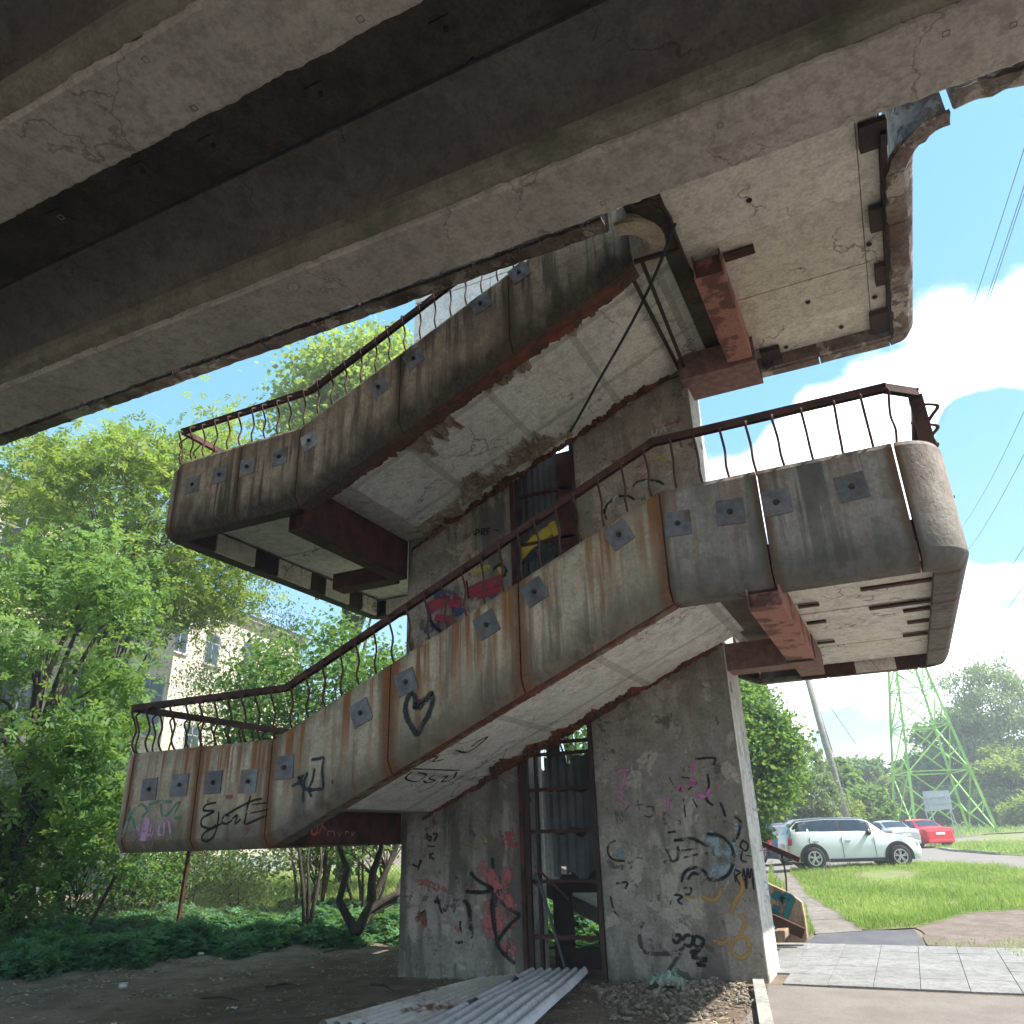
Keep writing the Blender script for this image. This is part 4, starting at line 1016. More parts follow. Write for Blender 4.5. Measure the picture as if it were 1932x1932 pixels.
def tag_(S, T, wd, color, strokes, parent=tower, name='graffiti', wear=.2, sharp=False, label=None):
    key = 'paint_%s_%d' % ('_'.join('%d' % (q*100) for q in color), int(wear*10))
    if key not in M: M[key] = paint(key, color, wear)
    if len(strokes) > 1:      # strokes that lie apart are separate marks
        bb = []
        for st in strokes:
            pts = [S.at(T, z) for z in st if not isinstance(z, (int, float))]; bb.append(pts)
        grp = list(range(len(strokes)))
        for i in range(len(strokes)):
            for j in range(i):
                if min((a-b).length for a in bb[i] for b in bb[j]) < .10+wd and grp[i] != grp[j]:
                    o_, n_ = grp[i], grp[j]; grp = [n_ if g_ == o_ else g_ for g_ in grp]
        if len(set(grp)) > 1:
            for g_ in sorted(set(grp)): tag_(S, T, wd, color, [s_ for s_, k_ in zip(strokes, grp) if k_ == g_], parent, name, wear, sharp, label if g_ == grp[0] else None)
            return
    mb = MB(); lift = 0
    up = S.n.cross(Vector((0, 1, .01)) if abs(S.n.y) < .5 else Vector((1, 0, 0))).normalized()
    for st in strokes:
        gk[0] += 1; lift = (gk[0] % 9)*.00035
        w0 = wd
        if isinstance(st[0], (int, float)): w0 = st[0]; st = st[1:]
        P = [S.at(T, z) for z in st]
        nn = S.n if S.n.dot(EYEV-P[0]) > 0 else -S.n
        if not sharp: P = cat_rom(P)
        rows = []; n = len(P)
        for i, p in enumerate(P):
            d = P[min(i+1, n-1)]-P[max(0, i-1)]
            if d.length < 1e-6: d = Vector((1, 0, 0))
            sd = d.normalized().cross(nn); w_ = w0*.72*(1+.3*noise.noise(Vector((i*.35+gk[0]*3, 0, 0))))
            if i in (0, n-1): w_ *= .6
            q = p+nn*lift; rows.append([tuple(q-sd*w_), tuple(q+sd*w_)])
        # taper beyond the ends so that strokes look sprayed
        mb.strip(rows, [(i*.1, [0., 1.]) for i in range(n)])
    o = obj(name, mb, M[key], parent)
    if label: o['label'] = label
    return o
BLK = (.018, .02, .02); NAV = (.03, .045, .06); PNK = (.50, .16, .34); RED = (.42, .09, .07); ORG = (.48, .25, .07); BLU = (.22, .34, .42); WHT = (.55, .52, .56); GRN = (.10, .26, .17); TEA = (.02, .20, .22)
# lower panels
par = pick(f1, -5.2)
tag_(S_pan, T2, .075, (.03, .045, .045), [[(1745, 370), (1790, 320), (1815, 290), (1822, 330), (1800, 400), (1770, 450), (1742, 500), (1715, 465), (1690, 420), (1680, 370), (1690, 320), (1710, 290), (1730, 310), (1730, 365), (1750, 340), (1782, 318)]], par, label='black sprayed heart')
par = pick(f1, -6.8)
tag_(S_pan, T2, .04, NAV, [[(1188, 635), (1215, 632), (1255, 622)], [(1255, 622), (1245, 690), (1250, 780), (1215, 790), (1175, 795)], [(1205, 680), (1195, 740), (1175, 790), (1190, 830)], [(1085, 775), (1140, 745), (1120, 730), (1150, 720)], [(1115, 745), (1165, 790), (1195, 790)], [(1300, 742), (1298, 762)], [(1170, 700), (1150, 760), (1145, 860)]], par, label='dark angular scrawl')
lp0 = pick(lowL, -9.3); lp1 = pick(lowL, -8.0)
tag_(S_pan, T2, .03, BLK, [[(690, 860), (640, 870), (625, 900), (680, 905), (620, 940), (615, 980), (660, 995), (690, 975)], [(705, 905), (700, 960), (680, 1030), (640, 1062), (615, 1045), (640, 1010), (720, 970)], [(760, 930), (735, 925), (720, 960), (745, 970), (775, 950)], [(775, 945), (800, 925), (790, 970), (820, 945)], [(872, 822), (855, 880), (838, 975)], [(740, 925), (800, 890), (880, 850), (930, 840)], [(880, 870), (960, 860)], [(870, 915), (965, 895)], [(845, 975), (900, 950), (960, 925)]], lp1, label='black lettering reading Ejekte')
tag_(S_pan, T2, .05, (.30, .10, .07), [[(640, 850), (700, 835), (780, 830)], [(840, 1000), (850, 970), (825, 950)], [(830, 1050), (850, 1010), (870, 985)]], lp1, wear=.75)
tag_(S_pan, T2, .035, GRN, [[(230, 960), (260, 900), (300, 870), (330, 900), (300, 940)], [(400, 860), (410, 930), (440, 920), (480, 870), (500, 860), (470, 930), (510, 940)], [(340, 870), (390, 855), (460, 855)], [(270, 1000), (250, 940), (230, 920)]], lp0, wear=.45)
tag_(S_pan, T2, .03, (.25, .38, .42), [[(200, 1040), (220, 980), (240, 920), (275, 890)], [(340, 870), (330, 900), (355, 890)], [(385, 840), (380, 870)]], lp0, wear=.5)
tag_(S_pan, T2, .04, (.55, .33, .47), [[(270, 1000), (290, 975), (285, 1020), (315, 1000)], [(325, 940), (310, 990), (340, 1030), (350, 980), (370, 990), (350, 1040)], [(400, 965), (390, 1020), (415, 1030), (420, 970), (440, 950), (455, 1045)], [.14, (330, 940), (320, 1000), (305, 1060)]], lp0, wear=.4)
tag_(S_pan, T2, .03, (.33, .10, .05), [[(240, 1080), (290, 1040)], [(350, 1090), (370, 1060)], [(400, 1070), (430, 1040)], [(215, 1035), (250, 1015)]], lp0, wear=.5)
tag_(S_pan, T2, .035, (.12, .15, .18), [[(222, 905), (238, 890), (228, 940), (215, 985), (200, 1010)]], lp0, wear=.5)
# soffit and beam
tag_(S_sof, T3, .035, BLK, [[(150, 425), (240, 430), (400, 435)], [(190, 440), (160, 470), (210, 485), (250, 455), (215, 445)], [(290, 455), (265, 470), (290, 480), (255, 490), (240, 480)], [(320, 465), (345, 460), (320, 485), (370, 470), (385, 440)], [(380, 345), (440, 352), (520, 290), (490, 300), (450, 330)], [(255, 365), (300, 375), (280, 395), (330, 385)]], label='black tag reading Jost')
tag_(S_beam, T2, .035, (.50, .12, .09), [[(1090, 1045), (1120, 1020), (1110, 1000), (1085, 1030)], [(1150, 985), (1130, 1010), (1160, 1020), (1170, 990), (1155, 985)], [(1200, 975), (1190, 1020), (1215, 1020), (1220, 975)], [(1235, 965), (1265, 1005)], [(1255, 955), (1225, 1025)], [(1120, 1000), (1115, 1055)]], label='red lettering')
tag_(S_beam, T2, .014, (.35, .33, .32), [[(1275, 1035), (1275, 1010), (1305, 1012), (1308, 1035)], [(1325, 1015), (1335, 1030)], [(1345, 1010), (1330, 1045)], [(1365, 1030), (1368, 1010), (1385, 1015)], [(1400, 1012), (1400, 1030), (1415, 1012)]])
# left pier
tag_(S_pier, T3, .035, BLK, [[(258, 712), (255, 735), (270, 745), (272, 728), (258, 730)], [(280, 715), (300, 718), (285, 750)], [(255, 770), (290, 772)], [(268, 790), (265, 830)], [(285, 800), (268, 812), (288, 830)], [(190, 850), (215, 860), (228, 830), (215, 875)]], label='small black figures and marks')
tag_(S_pier, T3, .04, (.38, .08, .09), [[(575, 705), (600, 780)], [(600, 705), (625, 785)], [(580, 755), (620, 730)], [(605, 745), (615, 715), (600, 712)], [(625, 705), (630, 770), (655, 760)], [(630, 690), (640, 730)]], wear=.4, label='faded red letters')
tag_(S_pier, T3, .1, (.40, .33, .16), [[(430, 755), (470, 765), (500, 740), (530, 745)], [(510, 615), (530, 640)], [(350, 800), (400, 795)]], wear=.75)
tag_(S_pier, T3, .20, (.42, .14, .13), [[(480, 860), (530, 890), (560, 950)], [(600, 860), (610, 940), (590, 1000)], [(560, 940), (600, 1000), (640, 1050)], [(520, 1010), (530, 1090), (540, 1180)], [(590, 1090), (620, 1100), (640, 1080)], [(600, 1190), (625, 1230), (640, 1180)], [(570, 1040), (580, 1150)], [(505, 1090), (520, 1150)]], wear=.5, label='large faded red letter with dark outline')
tag_(S_pier, T3, .055, BLK, [[(545, 820), (548, 900), (560, 960), (590, 1020), (640, 1060), (668, 1075)], [(668, 1075), (620, 1120), (580, 1170), (560, 1210)], [(550, 960), (540, 1040), (555, 1140), (575, 1220), (610, 1260), (645, 1290)], [(445, 885), (480, 920), (530, 950), (550, 960)], [(575, 900), (560, 1000), (550, 1090), (570, 1230)], [(425, 970), (490, 975), (540, 965)]], wear=.15)
tag_(S_pier, T3, .09, (.40, .13, .11), [[(200, 930), (260, 935), (310, 960)], [(300, 940), (360, 980)], [(420, 940), (450, 960)], [(215, 1060), (240, 1100), (225, 1140)], [(370, 1110), (400, 1150)]], wear=.5)
tag_(S_pier, T3, .07, BLK, [[(285, 1015), (340, 1010), (330, 1060)], [(370, 1010), (430, 1020), (445, 1080), (450, 1180)], [(300, 990), (320, 1070)], [(400, 1100), (405, 1160)], [(380, 1195), (440, 1200)], [(230, 925), (232, 955)], [(375, 905), (390, 912)], [(425, 975), (480, 965)]], wear=.55)
tag_(S_pier, T3, .09, (.20, .08, .05), [[(205, 1110), (235, 1050), (245, 1130)]], wear=.5)
# right pier
tag_(S_pier, T3, .035, (.50, .20, .38), [[(1085, 470), (1110, 435), (1150, 432)], [(1133, 440), (1122, 500), (1118, 560)], [(1105, 510), (1145, 515)], [(1090, 530), (1100, 570), (1150, 578)]], wear=.35, label='faded pink letter')
tag_(S_pier, T3, .07, PNK, [[(1430, 390), (1436, 440)], [(1352, 500), (1380, 520), (1370, 490)], [(1420, 470), (1440, 490), (1425, 500)], [(1440, 540), (1480, 548), (1510, 520)], [(1540, 495), (1550, 505)], [(1320, 550), (1322, 610)]], wear=.35, label='pink sprayed marks')
tag_(S_pier, T3, .035, BLK, [[(1325, 465), (1345, 500)], [(1380, 465), (1420, 470)], [(1495, 450), (1502, 500), (1490, 560), (1520, 590)], [(1440, 385), (1525, 380), (1522, 410)], [(1388, 560), (1398, 640)], [(1410, 520), (1450, 490)], [(1550, 575), (1562, 600), (1575, 640)], [(1430, 560), (1450, 600)]], wear=.3)
tag_(S_pier, T3, .022, NAV, [[(1130, 615), (1150, 590)], [(1185, 565), (1195, 610)], [(1175, 590), (1210, 585)], [(1225, 595), (1255, 600), (1245, 640), (1215, 635)]], wear=.4)
tag_(S_pier, T3, .19, (.27, .34, .38), [[(1490, 720), (1540, 760), (1560, 830)], [(1500, 800), (1540, 880)], [(1580, 740), (1600, 800), (1570, 880), (1510, 910)], [(1625, 660), (1635, 700)]], wear=.55, label='worn pale blue sprayed shape')
tag_(S_pier, T3, .045, BLK, [[(1490, 715), (1550, 725), (1600, 770), (1610, 830), (1590, 890), (1540, 920), (1490, 915)], [(1615, 635), (1638, 660), (1635, 710), (1610, 750)], [(1345, 745), (1400, 740), (1440, 740), (1530, 800), (1480, 800)], [(1365, 770), (1360, 830), (1300, 840)], [(1380, 790), (1450, 780)], [(1390, 820), (1455, 805)], [(1310, 780), (1340, 840)], [(1320, 710), (1355, 705)], [(1380, 930), (1395, 885), (1435, 865), (1480, 880), (1490, 910), (1465, 940)], [(1405, 920), (1430, 890), (1460, 895)]], wear=.45)
tag_(S_pier, T3, .025, BLK, [[(1655, 740), (1640, 770), (1665, 790), (1675, 765), (1655, 745)], [(1650, 790), (1645, 830), (1670, 840)], [(1665, 810), (1690, 815)], [(1610, 870), (1620, 930)], [(1612, 875), (1640, 885), (1622, 905), (1645, 950)], [(1645, 960), (1655, 870), (1668, 960)], [(1648, 920), (1665, 918)], [(1668, 960), (1672, 870), (1682, 910), (1690, 870), (1700, 965)]], wear=.1, label='black letters reading RAM')
tag_(S_pier, T3, .03, BLK, [[(1090, 745), (1060, 760), (1055, 800), (1080, 830), (1130, 835)], [(1335, 1010), (1330, 1030)], [(1345, 985), (1385, 990), (1365, 1010), (1385, 1030)], [(1385, 955), (1420, 955), (1420, 980), (1395, 985)], [(1090, 935), (1140, 930), (1130, 960)], [(1065, 990), (1080, 1050), (1105, 1085)]], wear=.4)
tag_(S_pier, T3, .05, (.42, .24, .08), [[(1390, 990), (1440, 1000)], [(1470, 990), (1520, 1010), (1550, 980), (1550, 930)], [(1640, 900), (1650, 960), (1620, 1010), (1600, 1070)], [(1520, 1185), (1560, 1200), (1590, 1180)], [(1610, 1190), (1600, 1230), (1640, 1265), (1680, 1240), (1675, 1190), (1640, 1170), (1612, 1190)], [(1640, 1070), (1660, 1110), (1640, 1160)]], wear=.25, label='orange sprayed loops')
tag_(S_pier, T3, .045, BLK, [[(1340, 1160), (1350, 1195), (1370, 1190), (1375, 1165), (1350, 1165)], [(1385, 1190), (1400, 1165), (1430, 1170), (1420, 1210), (1390, 1205)], [(1440, 1165), (1478, 1185), (1465, 1215), (1435, 1205), (1440, 1170)], [(1415, 1240), (1460, 1230), (1430, 1262), (1490, 1268), (1450, 1292), (1490, 1298)]], wear=.35)
tag_(S_pier, T3, .05, (.07, .065, .06), [[(1215, 1100), (1195, 1150), (1205, 1220), (1240, 1245), (1320, 1245), (1380, 1230), (1400, 1200)], [(1390, 1220), (1350, 1280), (1320, 1325)]], wear=.5)
for (T, sts, c_) in ((T3, [[(1100, 780), (1125, 830)]], (.2, .3, .38)),):
    tag_(S_pier, T, .16, c_, sts, wear=.4)
# side of the right pier
tag_(S_side, T8, .03, (.25, .45, .62), [[(155, 500), (160, 560), (170, 620)], [(165, 650), (185, 640), (180, 690)], [(270, 1340), (300, 1360), (280, 1420), (310, 1440)], [(320, 1600), (340, 1640), (325, 1680)]], wear=.45)
tag_(S_side, T8, .03, (.25, .27, .30), [[(190, 770), (200, 830)], [(205, 790), (225, 840), (215, 880)], [(195, 870), (235, 900)]], wear=.45)
tag_(S_side, T8, .03, (.5, .25, .33), [[(245, 1140), (285, 1130), (270, 1190)], [(290, 1180), (300, 1230)], [(290, 1440), (320, 1500)]], wear=.45)
# upper pier parts behind the railing
tag_(S_up, T4u, .05, (.42, .36, .08), [[(1420, 1500), (1460, 1470), (1510, 1480), (1480, 1530)]], wear=.5)
tag_(S_up, T4u, .04, (.36, .12, .12), [[(1500, 1290), (1560, 1270), (1610, 1250)], [(1330, 1620), (1400, 1560)], [(1340, 1530), (1390, 1500)]], wear=.5)
tag_(S_up, T4u, .025, (.5, .5, .5), [[(1430, 1310), (1435, 1340), (1455, 1335), (1460, 1305)], [(1480, 1330), (1500, 1295), (1510, 1325)], [(1530, 1300), (1580, 1310)]], wear=.3)
tag_(S_up, T4u, .05, (.40, .46, .48), [[(1430, 1560), (1480, 1580), (1540, 1560)], [(1330, 1620), (1380, 1650), (1400, 1600)], [(1200, 1740), (1230, 1690), (1250, 1760)]], wear=.6)
tag_(S_up, T4u, .04, BLK, [[(1320, 1640), (1350, 1610), (1410, 1600), (1470, 1610), (1500, 1630)], [(1155, 1800), (1175, 1740), (1230, 1700), (1290, 1692), (1330, 1715)], [(1150, 1770), (1170, 1830)], [(1270, 1700), (1275, 1730)]], wear=.2)
tag_(S_up, T4u, .03, BLK, [[(405, 1890), (410, 1920)], [(418, 1922), (422, 1885), (440, 1895), (425, 1905)], [(450, 1920), (455, 1882), (472, 1890), (455, 1902), (470, 1915)], [(482, 1915), (485, 1880), (500, 1882)], [(485, 1898), (498, 1898)], [(520, 1885), (555, 1895)]], wear=.2, label='small black tag')
TU = (0, 0, 1)
S_sh = Surf((0, PY0+.118, 0), (0, 1, 0))
tag_(S_sh, TU, .22, (.48, .40, .05), [[(978, 1050), (1010, 1020), (1045, 995)], [(1040, 985), (1050, 1010)]], wear=.15, label='yellow sprayed lettering')
tag_(S_sh, TU, .05, NAV, [[(985, 1065), (1010, 1035), (1050, 1030)], [(1000, 1060), (1010, 1045), (1020, 1060)], [(1030, 1055), (1045, 1040), (1050, 1055)]], wear=.1)
tag_(S_up, TU, .22, (.35, .05, .08), [[(805, 1150), (840, 1135), (870, 1140)], [(880, 1120), (920, 1105), (950, 1095)], [(900, 1125), (945, 1110)], [(820, 1165), (850, 1170)]], wear=.3, label='red and blue sprayed lettering')
tag_(S_up, TU, .20, (.06, .08, .20), [[(820, 1120), (850, 1125), (870, 1160)], [(800, 1190), (830, 1180)], [(900, 1105), (940, 1130)]], wear=.45)
tag_(S_up, TU, .12, (.45, .38, .10), [[(890, 1085), (905, 1075), (925, 1070)], [(940, 1070), (950, 1090)]], wear=.3)
tag_(S_up, TU, .06, BLK, [[(930, 1075), (945, 1065), (955, 1080), (940, 1095)], [(880, 1095), (885, 1130)], [(805, 1140), (815, 1175), (835, 1195)]], wear=.3)
tag_(S_st, T8, .10, TEA, [[(330, 1450), (350, 1425), (375, 1432), (392, 1460), (400, 1435), (430, 1430), (450, 1450), (430, 1500), (400, 1580)], [(355, 1490), (345, 1540), (370, 1570)]], rs, wear=.1, label='thick teal scrawl')
# ---------------------------------------------------------------- vegetation
UP = np.array([0, 0, 1.])
def leafmesh(name, cen, size, mat, parent, comp=0, tilt=.6, tint=None, aspect=.5, kind=None, droop=0.):
    """leaves as small folded rhombs (comp>1: that many leaflets on one stalk)"""
    n = len(cen); r = rng
    yaw = r.uniform(0, 2*np.pi, n); t1 = r.normal(0, tilt, n)-droop; t2 = r.normal(0, tilt, n)
    d = np.stack([np.cos(yaw)*np.cos(t1), np.sin(yaw)*np.cos(t1), np.sin(t1)], 1)
    s = np.stack([-np.sin(yaw), np.cos(yaw), np.zeros(n)], 1); u = np.cross(d, s)
    s2 = s*np.cos(t2)[:, None]+u*np.sin(t2)[:, None]; u2 = np.cross(d, s2)
    sz = size*r.uniform(.65, 1.25, n)
    if tint is None: tint = r.uniform(0, 1, n)
    if comp:
        offs = [(.0, 0, 0)] if comp == 1 else ([(.75, 0, 0), (.45, 1, .9), (.45, -1, .9), (.05, 1, 1.25), (.05, -1, 1.25)][:comp])
    else: offs = [(0, 0, 0)]
    V = []; T = []
    for (o, sgn, ang) in offs:
        dd = d*np.cos(ang)+s2*np.sin(ang)*sgn; ss_ = -d*np.sin(ang)*sgn+s2*np.cos(ang)
        b = cen+d*(o*sz)[:, None]; L = sz[:, None]; W = (sz*aspect*.5)[:, None]
        V.append(np.stack([b, b+dd*L*.45+ss_*W-u2*L*.06, b+dd*L, b+dd*L*.45-ss_*W-u2*L*.06], 1)); T.append(np.repeat(tint, 4))
    V = np.concatenate(V).reshape(-1, 3); T = np.clip(np.concatenate(T), 0, 1)
    return quadmesh(name, V, T, mat, parent, kind)
def quadmesh(name, V, T, mat, parent, kind=None, loc=None):
    base = np.array(WL[parent.name]) if parent else np.zeros(3)
    nv = len(V); nf = nv//4; me = bpy.data.meshes.new(name)
    me.vertices.add(nv); me.vertices.foreach_set('co', (V-base).astype(np.float32).ravel())
    me.loops.add(nv); me.loops.foreach_set('vertex_index', np.arange(nv, dtype=np.int32))
    me.polygons.add(nf); me.polygons.foreach_set('loop_start', np.arange(0, nv, 4, dtype=np.int32))
    me.update(calc_edges=True)
    a = me.attributes.new('tint', 'FLOAT', 'POINT'); a.data.foreach_set('value', T.astype(np.float32))
    me.materials.append(mat); o = bpy.data.objects.new(name, me); C.objects.link(o)
    if parent: o.parent = parent
    WL[o.name] = Vector(base); 
    if kind: o['kind'] = kind
    return o
def crown_tree(name, label, cat, base, zc, rx, rz, ncl, per, lsize, mat, comp=0, bark='bark', trunk_r=.16, sig=.42, lean=(0, 0), group=None, stems=1, gap=.0, droop=0., shell=.55, tmin=0., limbs=True, ry=None, aspect=.5):
    base = Vector(base); T = thing(name, label, cat, base, group); ry = ry or rx
    cc = np.array([base.x+lean[0], base.y+lean[1], zc]); pts = []
    k = 0
    while len(pts) < ncl and k < ncl*40:
        k += 1; v = rng.normal(size=3); v /= np.linalg.norm(v); q = shell+(1-shell)*rng.uniform()**.6
        p = v*q; w_ = 1+.33*noise.noise(Vector((v[0]*1.7+base.x, v[1]*1.7, v[2]*1.7)))
        if gap and noise.noise(Vector((p[0]*2.3+base.x, p[1]*2.3+base.y, p[2]*2.3))) < gap-.45: continue
        pts.append(cc+p*np.array([rx, ry, rz])*w_)
    pts = np.array(pts); pts = pts[pts[:, 2] > base.z+.1]
    ids = np.repeat(np.arange(len(pts)), per)
    c = pts[ids]+rng.normal(size=(len(ids), 3))*np.array([sig, sig, sig*.75])
    ok = c[:, 2] > base.z+.05; c = c[ok]; ids = ids[ok]
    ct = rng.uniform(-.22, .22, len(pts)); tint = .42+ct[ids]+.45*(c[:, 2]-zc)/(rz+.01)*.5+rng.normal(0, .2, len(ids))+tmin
    mb = MB(); tz = zc+rz*.55
    for s_ in range(stems):
        off = Vector((random.uniform(-1, 1), random.uniform(-1, 1), 0))*(.25 if stems > 1 else 0)
        top = Vector((cc[0], cc[1], tz))+off*4*(stems > 1); P = [base+off-Vector((0, 0, .15))]
        for i in range(1, 8):
            t = i/7; q = (base+off).lerp(top, t); q += Vector((noise.noise(Vector((t*2.5+base.x+s_*3, 0, 1))), noise.noise(Vector((t*2.5+base.x+s_*3, 5, 1))), 0))*.28*min(1, (tz-base.z)/4); P.append(q)
        mb.tube(P, [trunk_r*(1-.8*i/7)/(1 if stems == 1 else 1.6) for i in range(8)], 8)
        if s_ == 0: P0 = P
    tr = obj('trunk', mb, M[bark], T, smooth=True)
    if limbs:
        lb = MB()
        for i in rng.permutation(len(pts))[:min(len(pts), 30)]:
            p = Vector(pts[i]); f = min(.92, max(.2, (p.z-base.z)/(tz-base.z)*.62)); a = P0[int(f*7)]
            mid = a.lerp(p, .5)+Vector((0, 0, .12*(p-a).length))*(1 if not droop else 2)
            lb.tube([a, a.lerp(mid, .55)+Vector((0, 0, .03)), mid, mid.lerp(p, .6), p], [trunk_r*.32, trunk_r*.26, trunk_r*.19, trunk_r*.12, .008], 5, False)
        obj('limbs', lb, M[bark], T, smooth=True)
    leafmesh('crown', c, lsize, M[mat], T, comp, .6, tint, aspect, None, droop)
    return T
def gnd(p): return Vector((p.x, p.y, gz(p.x, p.y)))
def zat(x, y, d): return spot(x, y, d).z
# left side
p = gnd(spot(40, 1650, 20))
crown_tree('ash_leaved_maple', 'big leafy tree with dark limbs filling the left edge in front of the building', 'tree', p, 4.3, 2.9, 4.3, 120, 80, .17, 'leaf_mid', 5, trunk_r=.2, sig=.42, gap=.36, tmin=.12, droop=.35, lean=(-.6, -.2), aspect=.45)
p = gnd(spot(120, 1650, 27))
crown_tree('ash_leaved_maple', 'sunlit yellow-green tree behind the big left tree, reaching up to the bridge', 'tree', p, 11.6, 4.4, 3.6, 125, 80, .2, 'leaf_lime', 5, trunk_r=.15, sig=.6, gap=.36, droop=.3, lean=(.8, 0), aspect=.42)
p = gnd(spot(650, 1600, 32))
crown_tree('maple_tree', 'tall lime-green maple rising behind the top flight under the bridge', 'tree', p, 18.2, 4.3, 5.8, 300, 190, .25, 'leaf_lime', 0, trunk_r=.3, sig=.66, gap=0, aspect=.8, tmin=.1, shell=.35)
p = gnd(spot(440, 1620, 34))
crown_tree('birch_tree', 'pale silvery birch in front of the lower cream wing', 'tree', p, 7.4, 2.9, 5.0, 120, 120, .13, 'leaf_birch', 0, bark='bark_pale', trunk_r=.13, sig=.5, gap=.3, droop=.7)
p = gnd(spot(590, 1640, 25))
crown_tree('lilac_tree', 'dense deep green lilac behind the lower left landing', 'tree', p, 5.4, 3.3, 2.9, 130, 130, .17, 'leaf_dark', 0, trunk_r=.12, sig=.42, aspect=.75, stems=2, tmin=.15)
p = gnd(spot(770, 1640, 28))
crown_tree('lilac_tree', 'dark green lilac seen between the two flights beside the wall pier', 'tree', p, 5.2, 2.9, 2.6, 100, 120, .17, 'leaf_dark', 0, trunk_r=.12, sig=.42, aspect=.75, tmin=.15)
p = gnd(spot(1085, 1640, 22))
crown_tree('lilac_tree', 'green lilac visible only through the slot between the wall piers', 'tree', p, 3.4, 2.4, 3.2, 90, 120, .17, 'leaf_mid', 0, trunk_r=.12, sig=.42, aspect=.75)
# multi stemmed shrubs in the undergrowth
for (x, d, zc, r_, rz, n_, mt, lb) in ((575, 21.0, 1.9, 1.1, 1.0, 30, 'leaf_mid', 'leggy shrub with three thin upright stems behind the fence post'), (690, 20.0, 2.0, 1.3, .9, 30, 'leaf_mid', 'crooked dark shrub with a fan of bare stems beside the left wall pier'),
                           (455, 22.5, 1.0, 1.2, .9, 40, 'leaf_mid', 'rounded leafy bush under the middle of the lower left landing'), (260, 22, .9, 1.3, .8, 36, 'leaf_mid', 'low bush between the two leaning fence posts'), (120, 21.5, 1.6, 2.0, 1.7, 80, 'leaf_dark', 'dark low bush under the big left tree'),
                           (360, 25, 1.2, 1.6, 1.0, 44, 'leaf_lime', 'pale green bush behind the leaning fence post'), (900, 22, 1.2, 1.6, 1.2, 34, 'leaf_dark', 'dark bush hidden behind the left wall pier and the slot')):
    p = gnd(spot(x, 1680, d))
    crown_tree('shrub', lb, 'shrub', p, p.z+zc, r_, rz, n_, 70, .12, mt, 0, trunk_r=.07 if x in (575, 690) else .04, sig=.25, aspect=.6, stems=4 if x in (575, 690) else 2, gap=.2 if x in (575, 690) else 0, shell=.2)
# explicit fan of stems of the crooked shrub
p = gp(672, 1765); p = gnd(spot(672, 1765, 17.0)); T = thing('bare_stems', 'fan of crooked dark stems rising from one foot left of the left wall pier', 'shrub', p)
for pts in (((672, 1760), (640, 1700), (655, 1640), (640, 1600), (646, 1560)), ((672, 1760), (700, 1705), (730, 1640), (752, 1590), (770, 1560)), ((672, 1760), (690, 1720), (740, 1690), (775, 1680)), ((700, 1700), (702, 1650), (720, 1600), (716, 1560)), ((672, 1760), (690, 1735), (705, 1720), (745, 1700), (760, 1650))):
    b_ = MB(); b_.tube([spot(x, y, 17.0+.1*i) for i, (x, y) in enumerate(pts)], [.10, .075, .06, .045, .035][:len(pts)], 7); obj('stem', b_, M['bark'], T, smooth=True)
p = gnd(spot(578, 1745, 18)); T = thing('bare_stems', 'clump of three thin upright stems left of the crooked ones', 'shrub', p)
for pts in (((575, 1745), (572, 1680), (566, 1620), (560, 1560)), ((580, 1745), (583, 1690), (580, 1620), (588, 1560)), ((584, 1745), (598, 1680), (606, 1630), (604, 1570))):
    b_ = MB(); b_.tube([spot(x, y, 18+.05*i) for i, (x, y) in enumerate(pts)], [.05, .04, .03, .02], 6); obj('stem', b_, M['bark'], T, smooth=True)
# ground cover
def scatter(n, amin, amax, dmin, dmax, power=0):
    """world xy between two pixel columns and two distances"""
    a0 = spot(amin, 1600, 1); a1 = spot(amax, 1600, 1); t0 = math.atan2(a0.x, a0.y); t1 = math.atan2(a1.x, a1.y)
    t = rng.uniform(t0, t1, n); u = rng.uniform(0, 1, n)
    D = np.sqrt(dmin**2+u*(dmax**2-dmin**2)) if power == 0 else dmin*(dmax/dmin)**u
    return D*np.sin(t), D*np.cos(t)
EDGE = sorted((math.atan2(g_.x, g_.y), math.hypot(g_.x, g_.y)) for g_ in [gp(x, y) for (x, y) in ((-200, 1862), (0, 1846), (150, 1838), (300, 1814), (450, 1802), (560, 1787), (700, 1784), (760, 1788), (900, 1790), (1200, 1790))])
ea = np.array([e[0] for e in EDGE]); ed = np.array([e[1] for e in EDGE])
x, y = scatter(60000, -200, 1180, 12, 21.5)
D = np.hypot(x, y); A = np.arctan2(x, y); lim = np.interp(A, ea, ed)+.35*np.sin(A*61)+.2*np.sin(A*143)
k = (D > lim) & ~((x > -7.6) & (y < 12.6) & (x < -1)); x = x[k]; y = y[k]; D = D[k]; lim = lim[k]
hh = np.array([gz(a, b)+.33+.30*noise.noise(Vector((a*.9, b*.9, 0)))+.12*noise.noise(Vector((a*3, b*3, 4))) for a, b in zip(x, y)])
gnd_z = np.array([gz(a, b) for a, b in zip(x, y)])
z = gnd_z+(hh-gnd_z)*np.clip((D-lim)*1.6+.25, .1, 1)*rng.uniform(.35, 1.05, len(x))
o = leafmesh('ground_cover', np.stack([x, y, z], 1), .115, M['leaf_ivy'], None, 5, .35, rng.beta(2, 2.6, len(x)), .5, 'stuff', .15)
o['label'] = 'dense dark green creeper covering the ground in front of the fence'; o['category'] = 'ground cover'
